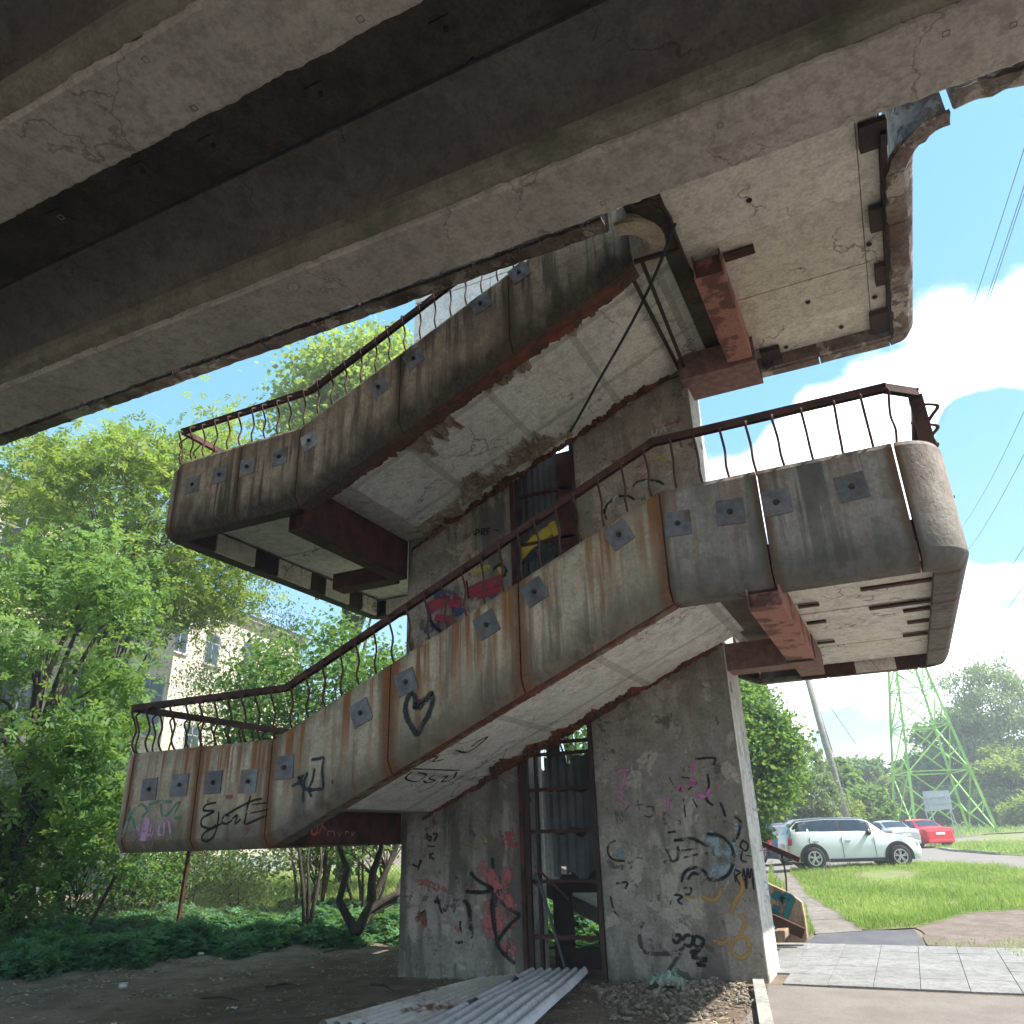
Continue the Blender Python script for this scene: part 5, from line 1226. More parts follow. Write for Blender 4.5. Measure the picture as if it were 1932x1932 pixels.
# fallen leaves and twigs on the dirt
M['dead_leaf'] = leafm('dead_leaf', (.14, .10, .07), (.55, .44, .31), .1, .8)
x, y = scatter(9000, -150, 1500, 3.2, 17); k = (x < -1.9) & ~((x > -7.4) & (y > 11.1)); x, y = x[k], y[k]
D = np.hypot(x, y); A = np.arctan2(x, y); k = (D < np.interp(A, ea, ed)+.3) & (np.array([noise.noise(Vector((a*.8, b*.8, 6))) for a, b in zip(x, y)]) > -.12); x, y = x[k], y[k]
z = np.array([gz(a, b)+relief(a, b)+.03 for a, b in zip(x, y)])
o = leafmesh('leaf_litter', np.stack([x, y, z], 1), .075, M['dead_leaf'], None, 0, .18, None, .55, 'stuff'); o['label'] = 'brown fallen leaves scattered over the trodden dirt'; o['category'] = 'leaf litter'
for i, (x0, y0, x1, y1) in enumerate(((500, 1868, 560, 1862), (610, 1800, 680, 1790), (380, 1888, 450, 1893), (700, 1862, 742, 1875))):
    a, c_ = gp(x0, y0), gp(x1, y1); b_ = MB(); b_.tube([a+Vector((0, 0, .03)), a.lerp(c_, .5)+Vector((0, .05, .05)), c_+Vector((0, 0, .03))], [.018, .014, .006], 5)
    tagp(obj('fallen_twig', b_, M['bark']), ('dry twig on the dirt near the middle of the bare ground', 'dry twig at the edge of the ground cover', 'dry twig nearest the tin cup', 'dry twig by the left wall pier')[i], 'twig', 'fallen twigs on the dirt')
# grass
def grass(name, x, y, h, wd, label, mat='grass', dz=0.012, cat='grass', tmin=0.):
    n = len(x); z = np.array([gz(a, b) for a, b in zip(x, y)])+dz+np.hypot(x, y)*.0006
    yaw = rng.uniform(0, 2*np.pi, n); H = h*rng.uniform(.3, 1.0, n)*(1+.9*np.maximum(0, np.array([noise.noise(Vector((a*1.3, b_*1.3, 9))) for a, b_ in zip(x, y)])))*rng.choice([1, 1, 1, 1, 1.7], n); lean = rng.uniform(.1, .7, n)*H; W = wd*rng.uniform(.7, 1.3, n)/2
    d = np.stack([np.cos(yaw), np.sin(yaw), 0*yaw], 1); s = np.stack([-np.sin(yaw), np.cos(yaw), 0*yaw], 1); b = np.stack([x, y, z], 1)
    m1 = b+d*(lean*.3)[:, None]+UP*(H*.55)[:, None]; t = b+d*lean[:, None]+UP*H[:, None]
    V = np.stack([b-s*W[:, None], m1+s*W[:, None]*.8, t, m1-s*W[:, None]*.8], 1).reshape(-1, 3)
    patch = np.array([noise.noise(Vector((a*.5, b_*.5, 2))) for a, b_ in zip(x, y)])
    T = np.repeat(np.clip(.5+.9*patch+rng.normal(0, .3, n)+tmin, 0, 1), 4)
    o = quadmesh(name, V, T, M[mat], None, 'stuff'); o['label'] = label; o['category'] = cat; return o
def inside(x, y, Q, bare=None):
    k = np.array([inpoly(a, b, Q) for a, b in zip(x, y)]); x, y = x[k], y[k]
    if bare:
        for (bx, by, br) in bare:
            k = (((x-bx)/br)**2+((y-by)/(br*2.2))**2 > rng.uniform(.5, 1.3, len(x))); x, y = x[k], y[k]
    return x, y
bp = gp(*px8((1060, 1310))); bp2 = gp(*px8((1480, 1490))); bp3 = gp(*px8((1470, 1400)))
x, y = scatter(95000, 1480, 2040, 15.3, 31, 1); x, y = inside(x, y, LQ, [(bp.x, bp.y, .9), (bp2.x, bp2.y, .16), (bp3.x, bp3.y, .16)])
grass('grass', x, y, .10, .014, 'thick sunlit grass between the footpath, the car park and the gravel patch')
x, y = scatter(26000, 1520, 2040, 33, 58, 1); x, y = inside(x, y, LQ2)
grass('grass', x, y, .16, .035, 'grass strip beyond the kerb stones of the far road')
x, y = scatter(16000, 1480, 2040, 42, 92, 1); x2, y2 = inside(x, y, LQ3)
grass('grass', x2, y2, .35, .07, 'rough tall grass around the feet of the green pylon')
x, y = scatter(46000, 330, 1180, 21, 42, 1)
grass('grass', x, y, .20, .03, 'bright unmown grass behind the wire fence', tmin=.1)
x, y = scatter(9000, 1475, 2050, 11, 17, 1); Wd = [tuple(gp(*q).xy) for q in [(px8(z_)) for z_ in [(1310, 1765), (1370, 1735), (1500, 1745), (1700, 1765), (1830, 1735), (2300, 1700), (2300, 1900), (1932, 1850), (1800, 1790), (1400, 1768)]]]
x, y = inside(x, y, Wd); grass('weeds', x, y, .07, .012, 'low weeds growing along the far edge of the tiled pavement', cat='weeds')
x, y = scatter(5000, 1500, 1570, 13.5, 24, 1); Wd = W8([(520, 1530), (545, 1500), (560, 1600), (605, 1690), (560, 1712), (540, 1690)])
x, y = inside(x, y, Wd); grass('weeds', x, y, .14, .012, 'tuft of grass beside the rusty stair foot', cat='weeds')
x, y = scatter(5000, 1440, 1500, 18, 32, 1); Wd = W8([(318, 1250), (300, 1400), (330, 1420), (425, 1410), (345, 1340), (330, 1290)])
x, y = inside(x, y, Wd); grass('weeds', x, y, .2, .02, 'narrow strip of grass left of the footpath', cat='weeds')
# right side trees
def rtree(name, lb, cat, px, d, top, bot, wpx, ncl, per, ls, mat, bark='bark', **k):
    b = gnd(spot(px, 1560, d)); zt = zat(px, top, d); zb = max(b.z+.2, zat(px, bot, d)); r_ = wpx/2*d/1500
    return crown_tree(name, lb, cat, b, (zt+zb)/2, r_, (zt-zb)/2*.94, ncl, per, ls, mat, 0, bark, trunk_r=max(.12, r_*.05), sig=r_*.13, **k)
rtree('maple_tree', 'dense rounded dark green maple just right of the wall pier', 'tree', 1366, 27, 1262, 1585, 262, 250, 300, .15, 'leaf_mid', aspect=.85, shell=.75, limbs=False)
rtree('shrub', 'leafy dark green bush at the foot of the right wall pier beside the footpath', 'shrub', 1400, 27, 1500, 1655, 80, 60, 160, .14, 'leaf_mid', aspect=.7, limbs=False)
rtree('birch_tree', 'pale weeping birch behind the dense rounded maple', 'tree', 1540, 46, 1400, 1580, 95, 90, 130, .20, 'leaf_birch', bark='bark_pale', droop=.8, limbs=False)
rtree('maple_tree', 'dark green tree right behind the leaning pole', 'tree', 1598, 62, 1425, 1560, 70, 70, 130, .36, 'leaf_mid', aspect=.8, limbs=False)
rtree('maple_tree', 'distant dark tree in the gap between the pole and the pylon', 'tree', 1655, 95, 1425, 1560, 90, 70, 130, .5, 'leaf_mid', aspect=.8, limbs=False)
rtree('maple_tree', 'yellowish distant tree at the left legs of the pylon', 'tree', 1700, 92, 1455, 1560, 70, 60, 120, .5, 'leaf_lime', aspect=.8, limbs=False)
rtree('maple_tree', 'dark tree seen through the middle of the pylon', 'tree', 1765, 98, 1420, 1565, 100, 80, 120, .5, 'leaf_mid', aspect=.8, limbs=False)
rtree('maple_tree', 'large mid-green tree right of the pylon', 'tree', 1850, 100, 1325, 1560, 150, 110, 150, .5, 'leaf_mid', aspect=.8, limbs=False, tmin=.1)
rtree('willow_tree', 'tallest feathery grey-green tree at the right edge', 'tree', 1930, 96, 1215, 1560, 150, 130, 150, .42, 'leaf_birch', droop=.6, limbs=False)
rtree('maple_tree', 'lime-green tree in front of the tallest tree at the right edge', 'tree', 1925, 90, 1400, 1560, 120, 80, 130, .4, 'leaf_lime', aspect=.8, limbs=False)
for i, (px, d, top, wd, mt, lb) in enumerate(((1500, 60, 1500, 110, 'leaf_birch', 'grey-green bush behind the dark estate car'), (1575, 56, 1500, 90, 'leaf_lime', 'rounded bush at the foot of the leaning pole'), (1640, 60, 1480, 90, 'leaf_mid', 'rounded bush behind the silver car'),
                                         (1700, 92, 1500, 90, 'leaf_mid', 'low bush inside the left legs of the pylon'), (1760, 94, 1500, 100, 'leaf_dark', 'dark bush behind the billboard'), (1830, 92, 1480, 100, 'leaf_birch', 'pale round willow bush right of the pylon'),
                                         (1895, 88, 1490, 90, 'leaf_birch', 'pale bush near the right edge'), (1950, 84, 1505, 90, 'leaf_lime', 'yellow-green bush at the far right edge'), (1870, 96, 1430, 90, 'leaf_mid', 'mid-green bush above the pale round bush'))):
    rtree('bush', lb, 'bush', px, d, top, 1590, wd, 60, 110, .3, mt, limbs=False, aspect=.6)

# ---------------------------------------------------------------- fence behind the creeper
fence = thing('wire_fence', 'old chain-link fence with rusty leaning posts behind the ground cover', 'fence', gnd(spot(340, 1700, 19.2)))
posts = [((140, 1790), (218, 1652), 18.5), ((334, 1745), (358, 1600), 19.2), ((604, 1760), (617, 1585), 19.8), ((880, 1740), (880, 1590), 20.5)]
ends = []
for (a, b, d) in posts:
    A_ = spot(a[0], a[1], d); A_.z = gz(A_.x, A_.y)-.1; B_ = spot(b[0], b[1], d); b_ = MB(); b_.beam(A_, B_, .06, .06); obj('post', b_, M['rust'], fence); ends.append((A_, Vector((A_.x, A_.y, A_.z+1.75))))
mb = MB(); M['chain'] = flat('chain_wire', (.16, .14, .12), .6, .5)
for (a0, a1), (b0, b1) in zip(ends, ends[1:]):
    L = (b0-a0).length; n = int(L/.09)
    for sgn in (1, -1):
        for i in range(-20, n+20):
            u0, v0 = i*.09/L, 0.; u1, v1 = u0+sgn*1.7/L, 1.
            if u0 < 0: v0 = (0-u0)/(u1-u0) if u1 != u0 else 0; u0c = 0.
            elif u0 > 1: v0 = (1-u0)/(u1-u0); u0c = 1.
            else: u0c = u0
            if u1 < 0: v1 = (0-(i*.09/L))/(u1-(i*.09/L)); u1c = 0.
            elif u1 > 1: v1 = (1-(i*.09/L))/(u1-(i*.09/L)); u1c = 1.
            else: u1c = u1
            if not (0 <= v0 < v1 <= 1): continue
            P_ = lambda u, v: (a0.lerp(b0, u)).lerp(a1.lerp(b1, u), v)+Vector((0, 0, .1))
            p, q = P_(u0c, v0), P_(u1c, v1); d_ = (q-p).normalized(); s = d_.cross(Vector((a0-b0).normalized().cross((0, 0, 1)))).normalized()*.0022; nn = Vector((-(b0-a0).y, (b0-a0).x, 0)).normalized()*.0022
            mb.hexa([p-s-nn, p+s-nn, p+s+nn, p-s+nn, q-s-nn, q+s-nn, q+s+nn, q-s+nn])
o = obj('chain_link', mb, M['chain'], fence); o['kind'] = 'stuff'

# ---------------------------------------------------------------- building on the left
M['facade'] = conc('cream_plaster', (.58, .52, .42), (.66, .60, .50), (.45, .42, .36), .3, True, 0, 0, None, bump=.1, seed=51)
M['plinth'] = conc('grey_plinth', (.30, .32, .34), (.38, .40, .42), (.2, .2, .2), .3, True, 0, 0, None, bump=.1, seed=52)
M['roofm'] = rusty('red_brown_roof', (.20, .08, .06), (.13, .06, .05), 3, 0); M['frame'] = flat('grey_window_frame', (.22, .24, .27), .5)
def block(label, ztop_px, dist, vpx, xpx0, xpx1, depth, wins, nm='building'):
    P0 = spot(ztop_px[0], ztop_px[1], dist); zt = P0.z; d = unproj(vpx, 1560); d.z = 0; d.normalize(); nrm = Vector((d.y, -d.x, 0))
    if nrm.dot(EYEV-P0) < 0: nrm = -nrm
    def s_at(x):
        q = onplane(P0, nrm, x, 1300); return (q-P0).dot(d)
    s0, s1 = s_at(xpx0), s_at(xpx1); B0 = Vector((P0.x, P0.y, 0))
    T = thing(nm, label, 'building', (B0+d*s1)+Vector((0, 0, -.5)))
    def bx(nm_, sa, sb, za, zb, oa, ob, mat, par=T):
        q = [B0+d*sa+nrm*oa, B0+d*sb+nrm*oa, B0+d*sb+nrm*ob, B0+d*sa+nrm*ob]; b_ = MB()
        vs = [(p.x, p.y, za) for p in q]+[(p.x, p.y, zb) for p in q]; b_.hexa(vs); return obj(nm_, b_, mat, par)
    bx('wall', s0, s1, 1.3, zt-.5, -depth, 0, M['facade']); bx('plinth', s0, s1, -1, 1.3, -depth, .06, M['plinth'])
    bx('cornice', s0, s1+.2, zt-.5, zt-.25, -depth, .25, M['facade']); bx('cornice', s0, s1+.35, zt-.25, zt-.05, -depth, .45, M['facade'])
    q = [B0+d*s0+nrm*.6, B0+d*(s1+.5)+nrm*.6, B0+d*(s1+.5)-nrm*(depth+.3), B0+d*s0-nrm*(depth+.3)]; m1, m2 = B0+d*s0-nrm*depth*.5, B0+d*(s1-depth*.5)-nrm*depth*.5
    b_ = MB(); h = depth*.22; b_.add([(p.x, p.y, zt-.05) for p in q]+[(m1.x, m1.y, zt+h), (m2.x, m2.y, zt+h)], [(0, 1, 5, 4), (1, 2, 5), (2, 3, 4, 5), (3, 0, 4), (0, 3, 2, 1)]); obj('roof', b_, M['roofm'], T)
    for (x, y, w_, h_) in wins:
        p = onplane(P0, nrm, x, y); s = (p-P0).dot(d); zc = p.z
        f = bx('window', s-w_/2, s+w_/2, zc-h_/2, zc+h_/2, -.05, .02, M['frame'])
        for (a, b) in ((-w_/2+.07, -.04), (.04, w_/2-.07)): bx('pane', s+a, s+b, zc-h_/2+.07, zc+h_*.2-.04, .021, .028, M['glass'], f); bx('pane', s+a, s+b, zc+h_*.2+.04, zc+h_/2-.07, .021, .028, M['glass'], f)
        bx('sill', s-w_/2-.1, s+w_/2+.1, zc-h_/2-.09, zc-h_/2-.01, -.02, .14, M['facade'])
    return T
block('long cream two-storey building with tall windows behind the trees on the left', (68, 931), 33, 1480, -260, 318, 9, [(40, 1028, 1.8, 3.0), (-95, 975, 1.8, 3.0), (150, 1095, 1.8, 3.0), (235, 1140, 1.8, 3.0), (40, 1290, 1.8, 2.6), (150, 1320, 1.8, 2.6), (276, 1330, 1.8, 2.6), (40, 1480, 1.8, 2.2), (150, 1480, 1.8, 2.2)])
block('lower cream wing behind the pale birch', (430, 1150), 48, 1480, 290, 560, 8, [(340, 1200, 1.2, 1.8), (400, 1225, 1.2, 1.8), (470, 1240, 1.2, 1.8), (360, 1400, 1.2, 1.8), (450, 1400, 1.2, 1.8)])
fr_ = thing('iron_railing', 'small black iron railing at the foot of the cream building', 'railing', gnd(spot(370, 1650, 30)))
for i in range(26):
    a = spot(325+i*5, 1655, 30-.1*i); a.z = gz(a.x, a.y)+.5; b_ = MB(); b_.box(a.x-.012, a.x+.012, a.y-.012, a.y+.012, a.z-.5, a.z+.55); obj('picket', b_, M['black_trim'], fr_)

# ---------------------------------------------------------------- green lattice pylon
M['pylon'] = flat('pylon_green_paint', (.30, .56, .13), .6, 0, .3, .25, .6)
pc = gnd(spot(1778, 1560, 74)); py = thing('electricity_pylon', 'tall bright green lattice electricity pylon behind the parked cars', 'pylon', pc)
vd = Vector((pc.x, pc.y, 0)).normalized(); vr_ = Vector((vd.y, -vd.x, 0))
def pcor(k, z):
    (a, b) = ((95, -49), (49, 95), (-95, 49), (-49, -95))[k]; h = z/15.0; f = 1-.70*h if z < 15 else .30-.014*(z-15); f = max(f, .08)
    return pc+(vr_*a+vd*b)*(.038*f)+Vector((0, 0, z))
lv = [0, 4.6, 8.2, 11.2, 13.4, 15, 17.5, 20, 23, 27]
for k in range(4):
    for a, b in ((0, 15), (15, 27)):
        b_ = MB(); b_.beam(pcor(k, a), pcor(k, b), .20 if a == 0 else .15, .20 if a == 0 else .15); obj('leg', b_, M['pylon'], py)
    j = (k+1) % 4
    for i in range(len(lv)-1):
        a, b = lv[i], lv[i+1]; m_ = (a+b)/2
        for (p, q, w_) in ((pcor(k, b), pcor(j, b), .09), (pcor(k, a), pcor(j, b), .085), (pcor(j, a), pcor(k, b), .085)):
            b_ = MB(); b_.beam(p, q, w_, w_); obj('brace', b_, M['pylon'], py)
        if i < 4:
            for (c_, e) in ((k, j), (j, k)):
                x0_ = pcor(k, a).lerp(pcor(j, b), .5); b_ = MB(); b_.beam(pcor(c_, (a+b)/2), pcor(c_, a).lerp(pcor(e, b), .3), .08, .08); obj('brace', b_, M['pylon'], py)
for sgn in (1, -1):
    for z in (15.6, 20.5, 25):
        tip = pc+vr_*sgn*(3.5 if z < 20 else 3.0)+vd*sgn*-.5+Vector((0, 0, z)); b_ = MB()
        for k in range(4):
            if (pcor(k, z)-pc).dot(vr_)*sgn > 0: b_.beam(pcor(k, z), tip, .1, .1); b_.beam(pcor(k, z+1.2), tip, .1, .1)
        obj('cross_arm', b_, M['pylon'], py)
        b_ = MB()
        for i in range(9): b_.tube([tip-Vector((0, 0, .25+i*.14)), tip-Vector((0, 0, .30+i*.14))], .13, 8)
        b_.tube([tip, tip-Vector((0, 0, 1.6))], .03, 5); o = obj('insulator', b_, M['black_trim'], py)
pb = gnd(spot(1790, 1560, 66)); bb_ = thing('billboard', 'grey back of a small billboard on thin legs under the pylon', 'billboard', pb)
M['sheet'] = flat('grey_sheet', (.45, .48, .50), .6, 0, .3, .08, 2)
q = [spot(1740, 1493, 66), spot(1790, 1491, 66.5), spot(1797, 1526, 66.5), spot(1746, 1531, 66)]; vdir = vd*.08
b_ = MB(); b_.add([tuple(v) for v in q]+[tuple(v+vdir) for v in q], [(0, 1, 2, 3), (7, 6, 5, 4), (0, 4, 5, 1), (1, 5, 6, 2), (2, 6, 7, 3), (3, 7, 4, 0)]); obj('board', b_, M['sheet'], bb_)
for t in (.33, .66):
    b_ = MB(); a, c_ = q[0].lerp(q[3], t), q[1].lerp(q[2], t); b_.beam(a-vd*.05, c_-vd*.05, .05, .05); obj('batten', b_, M['sheet'], bb_)
for (x0, y0, x1, y1) in ((1748, 1493, 1766, 1562), (1780, 1492, 1812, 1568), (1746, 1530, 1757, 1560), (1792, 1527, 1800, 1564)):
    a = spot(x0, y0, 65.8); c_ = spot(x1, y1, 65.5); c_.z = gz(c_.x, c_.y); b_ = MB(); b_.beam(a, c_, .07, .07); obj('leg', b_, M['sheet'], bb_)
# leaning pole
M['wood'] = conc('grey_pole_wood', (.27, .26, .22), (.36, .35, .30), (.15, .13, .1), .5, True, 0, 0, None, bump=.3, seed=61)
a = gnd(spot(1606, 1556, 48)); pt = thing('utility_pole', 'leaning grey wooden utility pole behind the white car', 'pole', a)
b_ = MB(); tp_ = spot(1515, 1250, 48); b_.tube([a-Vector((0, 0, .3)), a.lerp(tp_, .5), tp_], [.21, .19, .16], 12); obj('shaft', b_, M['wood'], pt, smooth=True)
b_ = MB(); b_.tube([a+Vector((.35, 0, .3)), tp_+Vector((.1, 0, -.2))], .025, 5); obj('cable', b_, M['wire'], pt)
b_ = MB(); b_.tube([spot(1517, 1262, 48), spot(1640, 1440, 52), spot(1690, 1530, 58)], .02, 4); obj('stay_wire', b_, M['wire'], pt)
# overhead wires
wl = ['steep overhead wire, leftmost of the three close together at the right', 'steep overhead wire, middle one of the three close together', 'steep overhead wire, rightmost of the three close together', 'lower slanting overhead wire, highest of the four', 'lower slanting overhead wire, second highest of the four', 'lower slanting overhead wire, third highest of the four', 'lowest of the four slanting overhead wires above the pylon']
for (x0, y0, x1, y1, d0, d1) in ((1960, 194, 1740, 830, 20, 62), (1960, 266, 1765, 812, 20, 62), (1960, 281, 1772, 805, 20, 62), (1965, 706, 1800, 1015, 28, 64), (1965, 793, 1800, 1070, 28, 64), (1965, 979, 1790, 1215, 34, 64), (1965, 1057, 1800, 1252, 34, 64)):
    A_, B_ = spot(x0, y0, d0), spot(x1, y1, d1); b_ = MB(); P = []
    for i in range(-3, 13):
        t = i/12; q_ = A_.lerp(B_, t); P.append(q_-Vector((0, 0, .4*math.sin(math.pi*max(0, min(1, t))))))
    b_.tube(P, .013, 4); tagp(obj('overhead_wire', b_, M['wire']), wl.pop(0), 'wire', 'overhead wires')

# ---------------------------------------------------------------- cars
def car(label, base, head, L, W_, H, body, roofc, style, group='cars parked beyond the lawn', front_trim=None):
    T = thing('parked_car', label, 'car', base, group); T.rotation_euler = (0, 0, math.atan2(head[1], head[0]))
    WLT = WL[T.name]; WL[T.name] = Vector((0, 0, 0))      # parts are built in the car's own frame
    hl = W_/2; g = .17
    # stations: x, z low, z belt, z top, half width at belt, half width at top
    if style == 'hatch': S = [(-.5, .42, .72, .74, .80, .70), (-.485, .26, .95, 1.2/H*H*.0+1.0, .93, .70), (-.46, .22, 1.05, H*.84, .97, .74), (-.40, .2, 1.07, H*.97, 1, .76), (-.2, .2, 1.06, H, 1, .78), (.05, .2, 1.05, H*.985, 1, .78), (.13, .2, 1.03, H*.955, 1, .76), (.26, .2, .95, .985, 1, .80), (.36, .2, .90, .94, .99, .8), (.45, .22, .80, .84, .93, .78), (.49, .28, .66, .70, .84, .74), (.5, .36, .56, .58, .78, .70)]
    elif style == 'estate': S = [(-.5, .45, .75, .78, .82, .72), (-.485, .28, .95, 1.05, .93, .72), (-.45, .24, .97, H*.86, .97, .72), (-.38, .2, .98, H*.95, 1, .74), (-.1, .2, .95, H, 1, .76), (.08, .2, .92, H*.96, 1, .75), (.24, .2, .90, .93, 1, .80), (.36, .2, .84, .88, .99, .8), (.46, .24, .70, .74, .90, .76), (.5, .36, .52, .55, .78, .7)]
    else: S = [(-.5, .42, .78, .82, .82, .74), (-.485, .26, .95, 1.0, .93, .80), (-.42, .2, .97, 1.03, .98, .80), (-.33, .2, .97, 1.05, 1, .78), (-.2, .2, .95, H*.965, 1, .72), (-.05, .2, .93, H, 1, .74), (.08, .2, .92, H*.95, 1, .74), (.22, .2, .90, .94, 1, .8), (.36, .2, .84, .87, .98, .8), (.46, .24, .70, .73, .90, .76), (.5, .36, .52, .55, .78, .7)]
    rows = []
    for (x, zl, zb, zt, wb, wt) in S:
        w0 = wb*hl; w1 = wt*hl; wm = (w0+w1)/2 if zt > zb+.15 else w1+(w0-w1)*.5
        half = [(w0*.86, zl), (w0*.97, zl+.10), (w0*1.0, (zl+zb)/2), (w0*.985, zb-.02), (w0*.96, zb+.02 if zt > zb+.1 else zb), ((w0*.9+w1*1.1)/2*.98, zb+(zt-zb)*.55), (w1, zt-.03 if zt > zb+.15 else zt-.01), (w1*.6, zt+.015), (0, zt+.03)]
        rows.append([(x*L, -a, z) for (a, z) in half]+[(x*L, a, z) for (a, z) in reversed(half[:-1])])
    mb = MB(); mb.strip(rows); n = len(rows[0])
    mb.add(rows[0], [tuple(range(n-1, -1, -1))]); mb.add(rows[-1], [tuple(range(n))])
    bd = obj('body', mb, M[body], T, smooth=True); smooth_by_angle(bd, 38)
    f = lambda x, k, h: None
    def sidept(x, side, t, off=.016):
        """point on the glass band between belt (t=0) and roof (t=1)"""
        for a, b in zip(S, S[1:]):
            if a[0]*L <= x <= b[0]*L:
                u = (x-a[0]*L)/((b[0]-a[0])*L); q = [a[i]+(b[i]-a[i])*u for i in range(6)]; break
        w0, w1, zb, zt = q[4]*hl, q[5]*hl, q[2], q[3]
        z0, z1 = zb+.05, zt-.06; wa, wb_ = w0*.958, w1
        mid_w, mid_z = (w0*.9+w1*1.1)/2*.98, zb+(zt-zb)*.55; z = z0+(z1-z0)*t
        y = wa+(mid_w-wa)*(z-zb)/(mid_z-zb) if z < mid_z else mid_w+(wb_-mid_w)*(z-mid_z)/max(.01, zt-.03-mid_z)
        return (x, side*(y+off), z)
    if style == 'hatch': wins = [(-.435, -.34, .10, .9), (-.325, -.105, .0, .0), (-.085, .125, .0, .0)]; fr0, fr1 = .13, .26
    elif style == 'estate': wins = [(-.44, -.31, .1, .75), (-.29, -.08, 0, 0), (-.06, .12, 0, 0)]; fr0, fr1 = .08, .24
    else: wins = [(-.27, -.09, .0, .0), (-.07, .13, 0, 0)]; fr0, fr1 = .08, .22
    for side in (-1, 1):
        if style == 'hatch':
            mb = MB(); mb.strip([[sidept((-.445+.59*i/16)*L, side, t, .009) for t in (-.04, .0, .25, .5, .75, 1, 1.06)] for i in range(17)]); obj('window_trim', mb, M['black_trim'], T)
        for (a, b, _, _) in wins:
            mb = MB(); rws = []
            for i in range(9):
                x = (a+(b-a)*i/8)*L; 
                rws.append([sidept(x, side, t) for t in (0, .25, .5, .75, 1)])
            mb.strip(rws); obj('side_window', mb, M['tint_glass'], T)
        # door seams and handles
        for (a, b, _, _) in wins[-2:]:
            mb = MB(); x = (a+.02)*L; mb.box(x, x+.16, side*hl*1.0-.012, side*hl*1.0+.022, .80, .825) if side > 0 else mb.box(x, x+.16, -hl-.022, -hl+.012, .80, .825); obj('door_handle', mb, M['alloy' if style == 'hatch' else body], T)
        for xs in ([w_[0]*L-.025 for w_ in wins[-2:]]+[wins[-1][1]*L+.10]):
            mb = MB(); mb.box(xs-.006, xs+.006, side*hl-.004, side*hl+.004, .32, .93); obj('door_seam', mb, M['black_trim'], T)
        mb = MB(); xm = (wins[-1][1]-.02)*L; mb.tube([(xm, side*hl*.93, .98), (xm+.02, side*(hl+.06), 1.02), (xm+.02, side*(hl+.17), 1.03)], [.03, .085, .07], 10); obj('mirror', mb, M['black_trim' if style == 'hatch' else body], T, smooth=True)
        # wheels and arches
        for xw in (-.315*L, .325*L) if style != 'hatch' else (-.315*L, .318*L):
            rw = .325; yw = side*(hl-.10); mb = MB(); prof = [(-.10, rw*.62), (-.105, rw*.93), (-.07, rw), (.07, rw), (.105, rw*.93), (.10, rw*.62)]; rws = []
            for i in range(29):
                t = 2*math.pi*i/28; rws.append([(xw+r_*math.cos(t), yw+w__, rw+r_*math.sin(t)) for (w__, r_) in prof])
            mb.strip(rws); wh = obj('wheel', MB(), M['tyre'], T); bpy.data.objects.remove(wh)
            wh = obj('wheel', mb, M['tyre'], T, smooth=True)
            mb = MB(); yo = yw+side*.085
            ring = []
            for i in range(25):
                t = 2*math.pi*i/24; ring.append([(xw+r_*math.cos(t), yo+o_, rw+r_*math.sin(t)) for (r_, o_) in ((rw*.66, .0), (rw*.66, side*.02), (rw*.57, side*.02), (rw*.57, -side*.04))])
            mb.strip(ring)
            for i in range(5 if style != 'hatch' else 5):
                for dt in (-.16, .16):
                    t = 2*math.pi*i/5+.3+dt; mb.beam((xw, yo+side*.004, rw), (xw+rw*.6*math.cos(t), yo+side*.004, rw+rw*.6*math.sin(t)), .028, .03, up=(0, 1, 0))
            mb.tube([(xw, yo-side*.02, rw), (xw, yo+side*.02, rw)], .055, 12); obj('rim', mb, M['alloy'], wh)
            mb = MB(); mb.tube([(xw, yw+side*.045, rw), (xw, yw+side*.05, rw)], rw*.62, 20); obj('brake_disc', mb, M['black_trim'], wh)
            mb = MB(); ra, rb = (rw+.035, rw+.11) if style == 'hatch' else (rw+.03, rw+.05); rws = []
            for i in range(21):
                t = R(-14+208*i/20); rws.append([(xw+r_*math.cos(t), side*(hl-.005+o_), rw+r_*math.sin(t)) for (r_, o_) in ((ra, -.06), (ra, .018), (rb, .014), (rb, -.06))])
            mb.strip(rws); obj('wheel_arch', mb, M['black_trim'], T)
            mb = MB(); mb.tube([(xw, side*(hl-.16), rw+.02), (xw, side*(hl+.004), rw+.02)], rw+.037, 24); obj('wheel_well', mb, M['tyre'], T)
            # tyre stands proud of the dark well
            wh.location.y += side*.075
        mb = MB(); mb.box(-.20*L, .21*L, side*hl-.012, side*hl+.012, .2, .30 if style == 'hatch' else .23); obj('sill', mb, M['black_trim'], T)
        zt_ = .78 if style != 'hatch' else .80
        mb = MB(); mb.box(-.492*L, -.455*L, min(side*hl*.70, side*hl*.955), max(side*hl*.70, side*hl*.955), zt_-.10, zt_+.12); obj('tail_light', mb, M['red_lamp'], T, bevel=.03)
        mb = MB(); mb.box(.44*L, .485*L, min(side*hl*.6, side*hl*.9), max(side*hl*.6, side*hl*.9), .60, .78); obj('headlight', mb, M['lamp_glass'], T, bevel=.05)
    if roofc != body:
        mb = MB(); rws = []
        for (x, zl, zb, zt, wb, wt) in S:
            if -.47 < x < .135: w1 = wt*hl; rws.append([(x*L, yy*w1*1.01, zt+dz+.006) for (yy, dz) in ((-1, -.06), (-.98, -.022), (-.6, .016), (0, .031), (.6, .016), (.98, -.022), (1, -.06))])
        mb.strip(rws); obj('roof_panel', mb, M[roofc], T, smooth=True)
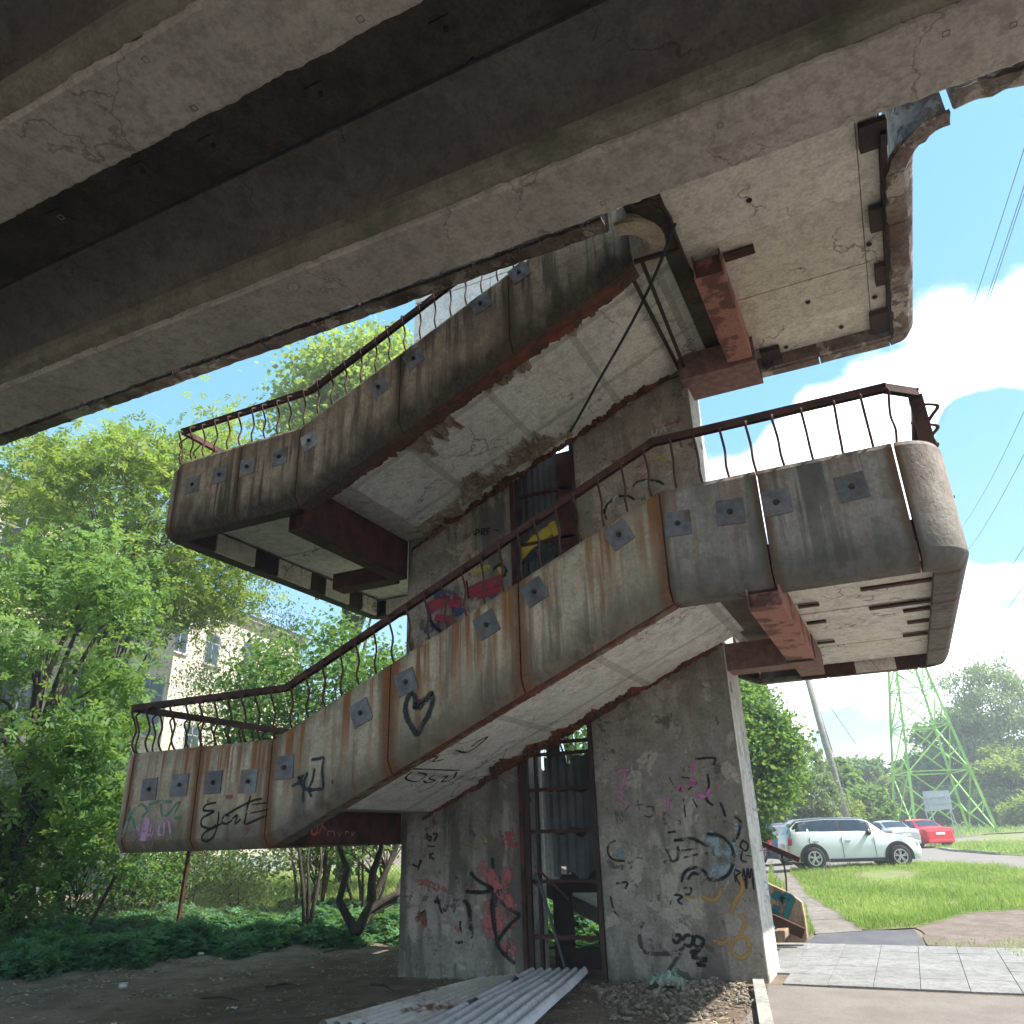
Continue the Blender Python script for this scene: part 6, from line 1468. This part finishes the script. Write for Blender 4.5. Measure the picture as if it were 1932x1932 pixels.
    # windscreen and rear window
    def endglass(x0, x1, name):
        q = {a[0]: a for a in S}; s0 = next(a for a in S if abs(a[0]-x0) < .001); s1 = next(a for a in S if abs(a[0]-x1) < .001)
        zt0, zt1 = s0[3], s1[3]; w0, w1 = s0[5]*hl*.9, s1[5]*hl*.9; mb = MB(); nx = 1 if x1 > 0 else -1; rws = []
        for (t, xx) in ((.12, 0), (.88, 0)):
            z = zt0+(zt1-zt0)*t+.032; w_ = w0+(w1-w0)*t; xq = (x0+(x1-x0)*t)*L; rws.append([(xq+nx*.01, -w_, z-.02), (xq+nx*.012, -w_*.5, z+.0), (xq+nx*.012, 0, z+.012), (xq+nx*.012, w_*.5, z), (xq+nx*.01, w_, z-.02)])
        mb.strip(rws); obj(name, mb, M['tint_glass'], T)
    endglass(fr0, fr1, 'windscreen')
    if style == 'sedan': endglass(-.2, -.33, 'rear_window')
    elif style == 'estate': endglass(-.45, -.485, 'rear_window')
    else: endglass(-.46, -.485, 'rear_window')
    mb = MB(); mb.box(-.503*L, -.49*L, -.26, .26, .62 if style == 'hatch' else .66, .74 if style == 'hatch' else .78); obj('number_plate', mb, M['plate_white'], T)
    mb = MB(); mb.box(-.506*L, -.46*L, -hl*.85, hl*.85, .26, .42); obj('bumper', mb, M['black_trim' if style != 'sedan' else body], T, bevel=.03)
    WL[T.name] = WLT
    return T
M['white_car'] = flat('white_car_paint', (.68, .73, .76), .25, 0, .6); M['navy_car'] = flat('navy_car_paint', (.02, .035, .075), .35, 0, .35); M['red_car'] = flat('red_car_paint', (.62, .02, .035), .3, 0, .6)
M['silver_car'] = flat('silver_car_paint', (.42, .43, .44), .3, .4, .5); M['black_roof'] = flat('black_roof_paint', (.03, .04, .06), .18, 0, .7); M['red_lamp'] = flat('tail_lamp', (.45, .02, .03), .2); M['lamp_glass'] = flat('head_lamp', (.6, .62, .65), .15); M['plate_white'] = flat('plate_white', (.7, .7, .7), .5)
def place_car(label, wr, wf, L, W_, H, body, roofc, style, dist=None, off=0, **k):
    """wr, wf: pixels where the near rear and front wheels touch the ground"""
    A_ = gp(*wr) if dist is None else gnd(spot(wr[0], wr[1], dist[0])); B_ = gp(*wf) if dist is None else gnd(spot(wf[0], wf[1], dist[1]))
    h = (B_-A_); h.z = 0; h.normalize(); left = Vector((-h.y, h.x, 0))
    c_ = A_ + h*(.3165*L)+left*(W_/2-.05)*(1 if left.dot(A_) > 0 else -1)
    return car(label, (c_.x, c_.y, gz(c_.x, c_.y)+.012), (h.x, h.y), L, W_, H, body, roofc, style, **k)
place_car('white compact car with a black roof and dark wheel arches parked beside the lawn', (1540, 1642), (1699, 1633), 4.1, 1.79, 1.49, 'white_car', 'black_roof', 'hatch', dist=(28.4, 29.1))
place_car('red saloon car parked near the pylon', (1733, 1587), (1681, 1580), 4.5, 1.76, 1.47, 'red_car', 'red_car', 'sedan', dist=(51, 53.2))
place_car('dark navy estate car half hidden behind the white car', (1486, 1615), (1600, 1612), 4.7, 1.82, 1.50, 'navy_car', 'navy_car', 'estate', dist=(34, 36))
place_car('silver saloon car between the white and the red one', (1668, 1580), (1612, 1575), 4.5, 1.76, 1.45, 'silver_car', 'silver_car', 'sedan', dist=(50, 53))
place_car('pale grey estate car behind the dark one, only its roof showing', (1500, 1600), (1600, 1592), 4.6, 1.8, 1.62, 'silver_car', 'silver_car', 'estate', dist=(44, 46))

# ---------------------------------------------------------------- thin haze in the air
hm = bpy.data.materials.new('haze'); hm.use_nodes = True; ht = hm.node_tree; ht.nodes.clear()
ho = ht.nodes.new('ShaderNodeOutputMaterial'); hv = ht.nodes.new('ShaderNodeVolumePrincipled'); hv.inputs['Density'].default_value = .0024; hv.inputs['Color'].default_value = (.9, .95, 1, 1)
ht.links.new(hv.outputs[0], ho.inputs['Volume'])
b_ = MB(); b_.box(-430, 430, -430, 430, -2.5, 34); o = obj('haze', b_, hm); o['kind'] = 'stuff'
